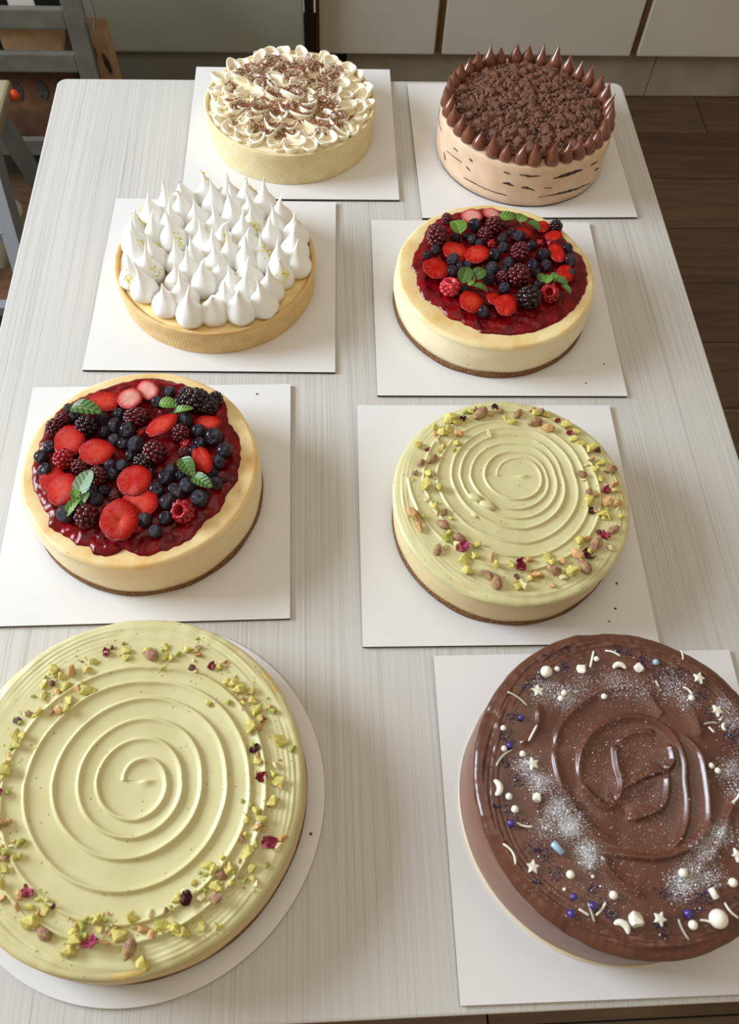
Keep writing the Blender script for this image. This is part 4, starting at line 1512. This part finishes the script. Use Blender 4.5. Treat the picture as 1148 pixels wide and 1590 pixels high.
itF = [(735, 626, 'p', 10), (746, 642, 'P', 26), (701, 646, 'y', 22), (721, 636, 'g', 12), (720, 651, 'D', 11), (674, 661, 'y', 12), (711, 656, 'y', 14), (698, 667, 'y', 12), (686, 673, 'y', 15), (682, 683, 'w', 14), (647, 688, 'y', 16), (713, 674, 'o', 16),
       (709, 689, 'y', 11), (665, 698, 'r', 11), (671, 712, 'P', 19), (684, 700, 'y', 11), (654, 718, 'p', 15), (645, 734, 'p', 11), (664, 733, 'y', 15), (667, 738, 'p', 11), (662, 752, 'Y', 24), (677, 742, 'w', 8), (684, 758, 'y', 14), (664, 776, 'w', 11),
       (677, 789, 'y', 14), (690, 795, 'p', 12), (641, 799, 'o', 23), (652, 817, 'o', 17), (688, 813, 'P', 20), (760, 673, 'w', 12), (770, 632, 'D', 15), (778, 640, 'p', 11), (763, 644, 'o', 9), (805, 642, 'P', 20), (786, 649, 'y', 10), (796, 655, 'y', 14),
       (829, 631, 'y', 11), (841, 635, 'p', 18), (849, 641, 'y', 12), (831, 643, 'y', 13), (831, 655, 'P', 24), (851, 664, 'o', 18), (867, 649, 'r', 12), (882, 654, 'y', 19), (898, 665, 'y', 13), (884, 673, 'k', 13), (890, 681, 'y', 13), (903, 687, 'y', 14),
       (919, 693, 'Y', 25), (933, 694, 'd', 12), (918, 714, 'o', 13), (933, 717, 'y', 16), (924, 729, 'y', 13), (904, 736, 'P', 18), (953, 727, 'p', 18), (935, 742, 'y', 13), (954, 750, 'o', 15), (942, 761, 'r', 17), (915, 765, 'p', 15), (927, 770, 'o', 14),
       (916, 779, 'y', 16), (943, 778, 'o', 17), (959, 781, 'o', 17), (918, 793, 'D', 13), (938, 795, 'y', 18), (948, 801, 'y', 12), (926, 795, 'o', 8), (940, 831, 'r', 20), (954, 821, 'P', 20), (931, 825, 'd', 8), (900, 838, 'y', 16), (911, 837, 'o', 12),
       (928, 844, 'p', 24), (924, 851, 'y', 14), (950, 848, 'w', 14), (897, 859, 'o', 19), (914, 860, 'D', 20), (851, 865, 'y', 15), (909, 878, 'P', 26), (888, 884, 'y', 19), (862, 884, 'p', 20), (876, 896, 'w', 14), (874, 870, 'o', 12), (836, 893, 'o', 17),
       (825, 897, 'y', 10), (809, 878, 'r', 21), (794, 875, 'y', 12), (803, 894, 'd', 9), (805, 910, 'y', 13), (817, 907, 'w', 17), (860, 909, 'o', 9), (810, 901, 'w', 8), (680, 853, 'P', 17), (693, 836, 'g', 16), (715, 835, 'P', 20), (719, 848, 'k', 22),
       (722, 867, 'Y', 22), (728, 885, 'y', 16), (765, 865, 'o', 13), (772, 878, 'Y', 18), (756, 891, 'p', 18), (772, 902, 'P', 23), (699, 827, 'y', 10), (692, 849, 'w', 10)]
nuts(t, FC, FH + 0.0015, 1540, 0.116, itF, hfF, 4, 1.3, 0.25)
nut_dust(t, FC, FH + 0.0015, 1540, [(x, y) for x, y, k, l in itF[::6]], hfF, 5, 4)
# two scraped lumps in the cream
for (px, py, s) in ((738, 773, 0.006), (757, 785, 0.007)):
    p = at(px, py, BT + FH + 0.003) - Vector((FC[0], FC[1], T + BT))
    vv = [Vector((q.x * s * 1.3, q.y * s * 0.8, q.z * s * 0.55)) * (1 + 0.15 * fbm(q, 2)) for q in ICO[2][0]]
    put('cream_lump', mesh('cream_lump', vv, ICO[2][1], M['pist']), t, p, (0, 0, -0.5))

# G : large pistachio cheesecake
GH, GR = 0.0540, 0.1490
t = thing('pistachio_cheesecake', (GC[0] - 0.0005, GC[1] + 0.001, T + BT), 'large pistachio cheesecake on the round board, front left', 'cake', 'pistachio cheesecakes')
GCC = (GC[0] - 0.0005, GC[1] + 0.001)
cheesecake_base(t, GR + 0.001, GH, (226, 200, 130), (218, 192, 134), (214, 172, 96), 4)
swg = at(217.4, 1211.4, BT + GH + 0.002) - Vector((GCC[0], GCC[1], 0))
qG = [55, 68, 90, 130, 145, 140, 142, 187, 205, 212, 210, 250, 290, 283, 295, 350, 385, 345, 372, 445, 460, 400, 427, 500, 525]
hfG = spiral_height(swg.x, swg.y, [q * 0.0002474 for q in qG], 0.0052, 0.0085, 0.0017, 31, GR, 0.116)
v, f = frost_disc(GR - 0.002, GH + 0.0012, hfG, lambda a: 0.0055 + 0.0035 * noise.noise(Vector((math.cos(a) * 3, math.sin(a) * 3, 7))) + 0.002 * noise.noise(Vector((math.cos(a) * 11, math.sin(a) * 11, 8))), 0.0012, nr=200, nt_=520, seed=6)
put('pistachio_cream', mesh('pistachio_cream', v, f, M['pist']), t)
G2 = [(363, 118, 'r', 20), (383, 100, 'd', 12), (322, 148, 'Y', 20), (430, 110, 'y', 18), (430, 135, 'y', 17), (513, 122, 'P', 36), (567, 98, 'y', 15), (567, 130, 'Y', 24), (553, 178, 'g', 10), (645, 105, 'y', 17), (680, 100, 'p', 17), (680, 125, 'o', 15), (658, 168, 'd', 18),
      (722, 165, 'r', 23), (755, 165, 'y', 14), (775, 215, 'y', 18), (800, 225, 'y', 20), (820, 245, 'y', 26), (862, 250, 'y', 18), (865, 280, 'y', 20), (828, 288, 'y', 14), (877, 310, 'Y', 30), (900, 345, 'd', 18), (865, 370, 'y', 26), (890, 372, 'o', 18), (925, 305, 'o', 13),
      (958, 418, 'Y', 34), (875, 445, 'D', 24), (880, 490, 'y', 18), (950, 498, 'w', 20), (895, 545, 'r', 27), (955, 560, 'Y', 30), (935, 630, 'y', 24), (880, 665, 'y', 20), (900, 690, 'y', 20), (845, 695, 'y', 14), (885, 720, 'o', 18), (830, 750, 'p', 19), (850, 800, 'y', 26),
      (920, 765, 'k', 34), (862, 855, 'y', 18), (715, 290, 'y', 13), (710, 845, 'y', 19), (735, 865, 'y', 18), (760, 880, 'p', 22), (790, 855, 'y', 20), (740, 915, 'y', 24), (690, 955, 'w', 20), (740, 960, 'p', 26), (637, 965, 'D', 30), (665, 905, 'y', 13), (875, 905, 'w', 16),
      (455, 1030, 'y', 24), (490, 1065, 'o', 25), (520, 1085, 'o', 18), (558, 1057, 'Y', 32), (605, 1065, 'y', 22), (630, 1075, 'y', 26), (690, 1055, 'y', 16), (570, 1005, 'p', 14), (405, 1088, 'y', 28), (440, 1135, 'P', 38), (315, 1110, 'k', 34), (340, 1060, 'y', 18),
      (335, 1035, 'y', 18), (260, 1100, 'y', 25), (235, 1145, 'y', 26), (265, 1050, 'o', 18), (95, 940, 'k', 30), (100, 990, 'y', 18), (150, 993, 'y', 24), (105, 1045, 'y', 30), (145, 1075, 'P', 34), (185, 990, 'd', 12), (135, 960, 'y', 14), (4, 600, 'r', 18), (15, 860, 'Y', 24),
      (70, 770, 'g', 20), (25, 800, 'g', 20), (0, 710, 'o', 22), (10, 960, 'o', 18), (8, 915, 'y', 18), (750, 1070, 'y', 11), (915, 850, 'g', 12), (860, 640, 'g', 14), (840, 900, 'g', 14), (360, 1040, 'g', 14), (300, 1030, 'g', 12)]
itG = [(x / 2.2077, 960 + y / 2.2077, k, l / 2.2077) for x, y, k, l in G2]
G7 = [(320, 225, 'y', 40), (420, 235, 'o', 48), (365, 265, 'y', 28), (255, 320, 'y', 28), (310, 310, 'd', 28), (255, 385, 'Y', 38), (340, 360, 'o', 28), (390, 320, 'y', 32), (465, 345, 'o', 34), (505, 350, 'y', 44), (405, 405, 'y', 38), (510, 230, 'y', 28), (345, 470, 'o', 32), (310, 480, 'p', 22),
      (240, 485, 'y', 28), (200, 500, 'y', 18), (170, 490, 'p', 30), (100, 530, 'd', 32), (90, 610, 'Y', 44), (95, 680, 'y', 34), (60, 740, 'o', 22), (30, 810, 'y', 36), (485, 180, 'd', 12), (215, 690, 'y', 18)]
itG += [(x / 3.827, 980 + y / 3.827, k, l / 3.827) for x, y, k, l in G7]
G6 = [(45, 220, 'y', 56), (20, 630, 'p', 44), (150, 750, 'g', 34), (30, 870, 'p', 44), (-60, 300, 'y', 50), (-90, 520, 'P', 60), (-70, 800, 'y', 50), (-110, 950, 'r', 50)]
itG += [(x / 4.783, 1150 + y / 4.783, k, l / 4.783) for x, y, k, l in G6]
nuts(t, GCC, GH + 0.0012, 1790, 0.144, itG, hfG, 8, 2.1, 0.75)
nut_dust(t, GCC, GH + 0.0012, 1790, [(x, y) for x, y, k, l in itG[::2]], hfG, 9, 9)

# H : dark chocolate frosted cake
HC, HH, HR = (0.2505, 0.1505), 0.0840, 0.1300
t = thing('chocolate_cake', (HC[0], HC[1], T + BT), 'chocolate frosted cake with white star, moon and pearl sprinkles and silver glitter', 'cake')
SC = 2.3525


def hp(x, y, z=HH):
    p = at(660 + x / SC, 960 + y / SC, BT + z)
    return (p.x - HC[0], p.y - HC[1])


RG = [  # crest lines of the swirled frosting, each with height and the side that falls away
    ([(570, 600), (562, 540), (575, 470), (620, 410), (690, 375), (770, 362), (850, 385), (910, 440), (945, 520), (950, 600), (958, 680), (950, 760), (915, 830), (860, 850)], 0.0036, 1),
    ([(475, 480), (490, 400), (545, 335), (630, 275), (720, 255), (790, 262)], 0.0026, 1),
    ([(472, 470), (478, 540), (505, 630), (560, 720), (640, 790), (720, 835)], 0.0022, 1),
    ([(950, 430), (1000, 490), (1022, 570), (1035, 680), (1030, 760), (990, 820), (920, 860), (840, 878), (740, 870), (650, 855)], 0.0040, 1),
    ([(650, 858), (670, 920), (730, 980), (800, 1015)], 0.0026, 1),
    ([(690, 460), (700, 540), (715, 610), (700, 670)], 0.0036, 1),
    ([(700, 455), (760, 420), (840, 415)], 0.0026, 1),
    ([(570, 600), (610, 650), (665, 690), (705, 670)], 0.0026, -1),
    ([(705, 640), (760, 600), (830, 570), (880, 560)], 0.0030, -1),
    ([(880, 560), (885, 620), (865, 690), (800, 725), (740, 735)], 0.0040, 1),
    ([(890, 460), (905, 520), (880, 560)], 0.0040, 1),
    ([(415, 320), (410, 390), (370, 440), (350, 460)], 0.0024, 1),
    ([(415, 700), (420, 640), (470, 640), (500, 645)], 0.0022, -1),
    ([(1148, 600), (1130, 660), (1108, 720), (1085, 780), (1040, 880), (980, 935)], 0.0024, 1),
    ([(800, 250), (850, 330), (870, 350)], 0.0018, 1),
    ([(930, 290), (990, 370), (1005, 440)], 0.0024, 1),
    ([(235, 400), (215, 470), (205, 560), (225, 680), (270, 800), (330, 900), (430, 1010), (560, 1110), (680, 1180), (820, 1200), (1000, 1185), (1148, 1130)], 0.0022, 1),
    ([(255, 300), (330, 200), (430, 130), (560, 90), (700, 95), (880, 130), (1040, 210), (1148, 290)], 0.0026, 1)]
SEG = []
for pts, h_, sd in RG:
    P = [hp(*q) for q in pts]
    # Catmull-Rom smoothing
    S = []
    for i in range(len(P) - 1):
        p0, p1, p2, p3 = P[max(i - 1, 0)], P[i], P[i + 1], P[min(i + 2, len(P) - 1)]
        for k in range(5):
            u = k / 5
            S.append(tuple(0.5 * ((2 * p1[c]) + (-p0[c] + p2[c]) * u + (2 * p0[c] - 5 * p1[c] + 4 * p2[c] - p3[c]) * u * u + (-p0[c] + 3 * p1[c] - 3 * p2[c] + p3[c]) * u ** 3) for c in (0, 1)))
    S.append(P[-1])
    SEG.append((S, h_, sd))
hcx, hcy = hp(790, 600)


def hfH(X, Y):
    Z = np.zeros_like(X)
    for S, h_, sd in SEG:
        best = np.full(X.shape, 9.0)
        tt = np.zeros_like(X)
        n = len(S) - 1
        for i in range(n):
            ax, ay = S[i]
            bx, by = S[i + 1]
            ux, uy = bx - ax, by - ay
            l2 = ux * ux + uy * uy + 1e-12
            k = np.clip(((X - ax) * ux + (Y - ay) * uy) / l2, 0, 1)
            qx, qy = ax + k * ux, ay + k * uy
            d = np.hypot(X - qx, Y - qy)
            # outside = further from the rose centre than the crest point
            sg = np.where(np.hypot(X - hcx, Y - hcy) > np.hypot(qx - hcx, qy - hcy), 1.0, -1.0) * sd
            m_ = d < np.abs(best)
            best = np.where(m_, d * sg + 1e-9 * sg, best)
            tt = np.where(m_, (i + k) / n, tt)
        env = np.clip(np.minimum(tt, 1 - tt) * 6 + 0.15, 0, 1)
        pr = np.where(best > 0, np.exp(-(best / 0.0020) ** 2), 0.5 * np.exp(-(best / 0.003) ** 2) + 0.5 * np.exp(-np.abs(best) / 0.008))
        Z = np.maximum(Z, 1.35 * h_ * env * pr)
    Z += 0.0006 * nz(X, Y, 55, 3) + 0.0002 * nz(X, Y, 190, 4)
    rc_ = np.hypot(X, Y)
    A = np.arctan2(Y, X)
    k = np.clip((rc_ - 0.108) / 0.018, 0, 1)
    Z += k * (0.0008 * np.sin(rc_ * 560 + 5 * np.sin(A * 2) + 3 * np.sin(A * 5)) * (0.6 + 0.6 * np.sin(A * 3)) + 0.0006 * np.sin(rc_ * 1500 + 6 * np.sin(3 * A)) + 0.0009 * nz(X, Y, 300, 9))
    Z -= 0.006 * np.clip((rc_ - (HR - 0.014)) / 0.014, 0, 1) ** 2
    Z += 0.0008 * np.clip((rc_ - (HR - 0.02)) / 0.01, 0, 1) * nz(X, Y, 650, 12)
    return Z


v, f = frost_disc(HR, HH, hfH, lambda a: 0.012 + 0.004 * noise.noise(Vector((math.cos(a) * 4, math.sin(a) * 4, 2))) + 0.003 * noise.noise(Vector((math.cos(a) * 14, math.sin(a) * 14, 5))), 0.0026, nr=180, nt_=440, seed=8, edge=0.005)
put('chocolate_frosting', mesh('chocolate_frosting', v, f, M['choc']), t)
pr = [(0, 0.003), (HR + 0.0012, 0.003), (HR + 0.0026, 0.0045), (HR + 0.0026, 0.02), (HR + 0.0016, 0.045), (HR, 0.065), (HR - 0.0005, HH - 0.009), (HR - 0.006, HH - 0.006), (0, HH - 0.006)]
v, f = lathe(pr, 220, 0.0012, 5, 0.0)
put('frosting_side', weld(mesh('frosting_side', v, f, M['choc_side'])), t, (-0.0012, 0, 0))
v, f = lathe([(0, 0), (HR + 0.0014, 0), (HR + 0.0016, 0.0016), (HR + 0.0006, 0.003), (0, 0.003)], 160, 0.0008, 3)
put('card_base', weld(mesh('card_base', v, f, mat('cream_card', (226, 206, 176), 0.6))), t, (-0.0032, -0.0022, 0))


def hz(x, y):
    return HH + float(hfH(np.array([[x]]), np.array([[y]]))[0, 0])


def sphere_me(name, mk):
    return mesh(name, [tuple(p) for p in ICO[3][0]], ICO[3][1], M[mk])


PE, PP, PBl = sphere_me('sugar_pearl', 'sp_white'), sphere_me('sugar_pearl', 'sp_purple'), sphere_me('sugar_pearl', 'sp_blue')
PS = 1 / SC / 1900                          # crop pixels to metres on the cake top
pearls = [(445, 193, 23, 'w'), (484, 185, 11, 'w'), (510, 272, 12, 'w'), (498, 292, 12, 'w'), (655, 286, 12, 'w'), (628, 148, 11, 'w'), (845, 160, 13, 'b'), (975, 290, 12, 'w'), (288, 400, 11, 'w'), (290, 475, 11, 'w'), (358, 494, 12, 'w'), (308, 650, 13, 'w'),
          (330, 697, 14, 'w'), (533, 936, 15, 'w'), (690, 1011, 15, 'w'), (945, 930, 16, 'w'), (1047, 538, 12, 'w'), (1071, 556, 12, 'w'), (1128, 965, 16, 'w'), (982, 1120, 16, 'w'), (1078, 1097, 32, 'w'), (545, 1017, 12, 'p'), (614, 1050, 14, 'p'), (534, 1080, 15, 'p'),
          (965, 1078, 15, 'p'), (352, 362, 12, 'p'), (310, 463, 12, 'p'), (315, 748, 14, 'p'), (510, 990, 6, 'w'), (614, 943, 6, 'w'), (1240, 700, 14, 'w'), (1230, 500, 14, 'w'), (1200, 900, 18, 'w')]
for x, y, r, k in pearls:
    r = r * PS
    q = hp(x, y, HH + r)
    put('sugar_pearl', {'w': PE, 'p': PP, 'b': PBl}[k], t, (q[0], q[1], hz(*q) + r * 0.7), (0, 0, 0), r)
NG = chunk(2, 'sp_white', 'sugar_nugget', 0.1, 0.8)
for x, y, r in ((575, 182, 23), (783, 178, 22), (410, 657, 20), (773, 1102, 30)):
    r = r * PS
    q = hp(x, y, HH + r * .6)
    put('sugar_nugget', NG, t, (q[0], q[1], hz(*q) + r * 0.5), (0.2, 0.1, x), r)


def star_mesh():
    v, f = [], []
    for z, s in ((-0.28, 0.95), (0.18, 1.0), (0.28, 0.82)):
        for i in range(10):
            a = math.pi / 2 + i * math.pi / 5
            r = (1.0 if i % 2 == 0 else 0.52) * s
            v.append((r * math.cos(a), r * math.sin(a), z))
    for j in range(2):
        for i in range(10):
            k = (i + 1) % 10
            f.append((j * 10 + i, j * 10 + k, j * 10 + 10 + k, j * 10 + 10 + i))
    v.append((0, 0, 0.34))
    v.append((0, 0, -0.28))
    for i in range(10):
        k = (i + 1) % 10
        f.append((20 + i, 20 + k, 30))
        f.append((k, i, 31))
    return mesh('sugar_star', v, f, M['sp_white'], False)


def arc_tube(sweep, r, n=14):
    return [(math.cos(a), math.sin(a), 0) for a in [-sweep / 2 + sweep * i / n for i in range(n + 1)]]


moon = MB().tube(arc_tube(2.7, 1), [0.12 + 0.36 * math.sin(math.pi * i / 14) ** 0.6 for i in range(15)], 12).mesh('sugar_moon', M['sp_white'], True)
star = star_mesh()
for i, (x, y) in enumerate(((413, 266), (1000, 220), (1068, 338), (394, 532), (394, 909), (858, 1098), (1142, 865), (1215, 600))):
    r = 25 * PS
    q = hp(x, y, HH + 0.002)
    put('sugar_star', star, t, (q[0], q[1], hz(*q) + r * 0.45), (0.15 * math.sin(i), 0.15 * math.cos(i), i * 0.9), r)
for (x, y, a, r) in ((712, 190, 1.5, 24), (248, 620, 0.0, 26), (712, 1142, 0.9, 26), (1104, 396, 3.0, 14)):
    r = r * PS
    q = hp(x, y, HH + 0.002)
    put('sugar_moon', moon, t, (q[0], q[1], hz(*q) + r * 0.45), (0, 0, a), (r, r, r * 0.8))
rods = [(303, 268, 375, 320, 6), (605, 180, 618, 118, 0), (660, 118, 715, 138, 5), (933, 118, 940, 155, 3), (945, 250, 978, 278, 6), (378, 450, 408, 393, 0), (262, 540, 320, 480, 10), (335, 745, 395, 760, -6), (285, 825, 330, 900, 14), (597, 1040, 620, 1110, 0),
        (625, 1085, 662, 1037, -4), (563, 1062, 600, 1085, 0), (928, 1098, 968, 1175, -5), (1008, 1102, 1050, 1112, 3), (1097, 1038, 1148, 1095, -6), (1022, 385, 1072, 382, 4), (1040, 395, 1060, 415, 0), (1120, 675, 1148, 640, -4), (845, 225, 857, 250, 0), (1090, 355, 1080, 372, 0)]
for i, (x0, y0, x1, y1, bow) in enumerate(rods):
    P = []
    L_ = math.hypot(x1 - x0, y1 - y0)
    nx_, ny_ = (y1 - y0) / L_, -(x1 - x0) / L_
    for k in range(9):
        u = k / 8
        b_ = bow * 4 * u * (1 - u)
        q = hp(x0 + (x1 - x0) * u + nx_ * b_, y0 + (y1 - y0) * u + ny_ * b_, HH + 0.002)
        P.append(Vector((q[0], q[1], 0)))
    zz = max(hz(p.x, p.y) for p in P) + 0.0006
    c0 = P[4].copy()
    r = 0.00095
    me = MB().tube([(p.x - c0.x, p.y - c0.y, 0) for p in P], [r * .7] + [r] * 7 + [r * .7], 8).mesh('sugar_strand', M['sp_white' if i % 3 else 'sp_silver'], True)
    put('sugar_strand', me, t, (c0.x, c0.y, zz))
for (x, y, ln, r, a, mk) in ((485, 840, 50, 13, -0.85, 'sp_blue'), (1055, 1005, 38, 12, 1.9, 'sp_white')):
    q = hp(x, y, HH + 0.002)
    d = Vector((math.cos(a), math.sin(a), 0)) * ln / 2 * PS
    rr = r * PS
    me = MB().tube([-d, -d * .93, d * .93, d], [rr * .6, rr, rr, rr * .6], 14).mesh('sugar_rod', M[mk], True)
    put('sugar_rod', me, t, (q[0], q[1], hz(*q) + rr * 0.8))

rn = random.Random(77)


def hz_arr(P):
    A = np.array(P)
    return HH + hfH(A[:, 0:1], A[:, 1:2])[:, 0]


# dark purple sugar crystals
cl = [(380, 150, 25), (520, 70, 14), (525, 110, 18), (510, 180, 22), (450, 130, 25), (700, 120, 18), (735, 130, 14), (790, 150, 20), (800, 165, 20), (870, 195, 40), (930, 200, 30), (1010, 270, 30), (1050, 350, 25), (1115, 420, 30), (1140, 440, 24), (330, 360, 22), (290, 430, 18), (312, 462, 12),
      (300, 525, 28), (340, 590, 25), (320, 700, 22), (350, 750, 22), (260, 685, 14), (400, 840, 30), (440, 865, 30), (480, 935, 18), (415, 965, 12), (610, 990, 18), (640, 1060, 24), (690, 1090, 22), (880, 1000, 24), (1000, 1040, 30), (960, 1080, 20), (860, 1125, 18), (1030, 1000, 26), (870, 1160, 14), (420, 215, 25), (370, 250, 20), (1200, 480, 40), (1230, 800, 40), (1180, 1020, 30)]
P, S_ = [], []
for x, y, s in cl:
    for _ in range(int(s * 2.2)):
        q = hp(x + rn.gauss(0, s * .75), y + rn.gauss(0, s * .6))
        if math.hypot(*q) < HR - 0.004:
            P.append(q)
            S_.append(rn.choice((0.0004, 0.0005, 0.0007, 0.0009)))
Zs = hz_arr(P)
mb = MB()
oc = [(1, 0, 0), (-1, 0, 0), (0, 1, 0), (0, -1, 0), (0, 0, 1), (0, 0, -1)]
of = [(0, 2, 4), (2, 1, 4), (1, 3, 4), (3, 0, 4), (2, 0, 5), (1, 2, 5), (3, 1, 5), (0, 3, 5)]
for (x, y), z, s in zip(P, Zs, S_):
    e = Euler((rn.uniform(0, 3), rn.uniform(0, 3), rn.uniform(0, 3))).to_matrix()
    mb.add([(e @ Vector(q)) * s + Vector((x, y, z + s * .4)) for q in oc], of)
tag(put('sugar_crystals', mb.mesh('sugar_crystals', M['sp_crystal']), t), 'dark purple sugar crystals', kind='stuff')
# silver glitter flakes
cl = [(440, 260, 55, 500), (515, 290, 40, 500), (560, 240, 60, 300), (690, 235, 60, 400), (780, 260, 60, 250), (900, 245, 60, 500), (960, 300, 50, 300), (1090, 330, 45, 400), (1120, 380, 40, 300), (370, 540, 45, 500), (420, 600, 45, 700), (480, 690, 50, 900), (530, 760, 50, 1100), (590, 850, 45, 700), (600, 890, 30, 300), (440, 760, 50, 300),
      (1075, 790, 45, 600), (1020, 850, 50, 500), (940, 980, 55, 700), (970, 930, 60, 500), (1040, 950, 60, 400), (1110, 560, 50, 450), (1140, 640, 40, 250), (700, 1000, 150, 200), (700, 500, 230, 500), (500, 1000, 200, 200), (850, 700, 200, 350), (1200, 500, 80, 500), (1200, 800, 80, 500), (1240, 640, 60, 300)]
P = []
for x, y, s, n in cl:
    for _ in range(int(n * 2.0)):
        q = hp(x + rn.gauss(0, s * .52), y + rn.gauss(0, s * .52))
        if math.hypot(*q) < HR - 0.003:
            P.append(q)
Zs = hz_arr(P)
mb = MB()
for (x, y), z in zip(P, Zs):
    s = rn.choice((0.00016, 0.0002, 0.00026, 0.00036))
    e = Euler((rn.uniform(-.6, .6), rn.uniform(-.6, .6), rn.uniform(0, 3))).to_matrix()
    mb.add([(e @ Vector(q)) * s + Vector((x, y, z + s * .8)) for q in ((1, 0, 0), (0, 1, 0), (-1, 0, 0), (0, -1, 0), (0, 0, .4))], [(0, 1, 4), (1, 2, 4), (2, 3, 4), (3, 0, 4), (3, 2, 1, 0)])
tag(put('silver_glitter', mb.mesh('silver_glitter', M['glitter']), t), 'silver glitter flakes', kind='stuff')

# ---------------------------------------------------------------- loose crumbs on the boards
CRM = chunk(4, 'crust', 'cake_crumb', 0.3, 0.7, 1)
for (px, py, s, lb, gp) in ((958, 906, 0.0016, 'brown crumb right of the smaller pistachio cheesecake, uppermost of three', 'f'), (956, 945, 0.0015, 'brown crumb right of the smaller pistachio cheesecake, middle one of three', 'f'),
                            (946, 965, 0.0012, 'brown crumb right of the smaller pistachio cheesecake, lowest of three', 'f'), (399, 612, 0.0014, 'tiny brown crumb near the far corner of the left berry board', None),
                            (938, 565, 0.0011, 'tiny crumb right of the right berry cheesecake, near the board edge', 'd'), (910, 595, 0.0011, 'tiny crumb below right of the right berry cheesecake, near the board corner', 'd'),
                            (483, 1295, 0.0016, 'crumb on the round board rim beside the large pistachio cheesecake', None), (395, 800, 0.0011, 'tiny crumb on the left board beside the berry cheesecake', None)):
    p = at(px, py, BT)
    o = put('cake_crumb', CRM, None, (p.x, p.y, p.z + s * 0.45), (0, 0, px), s)
    tag(o, lb, 'crumb', {'f': 'crumbs beside the smaller pistachio cheesecake', 'd': 'crumbs beside the right berry cheesecake'}.get(gp))
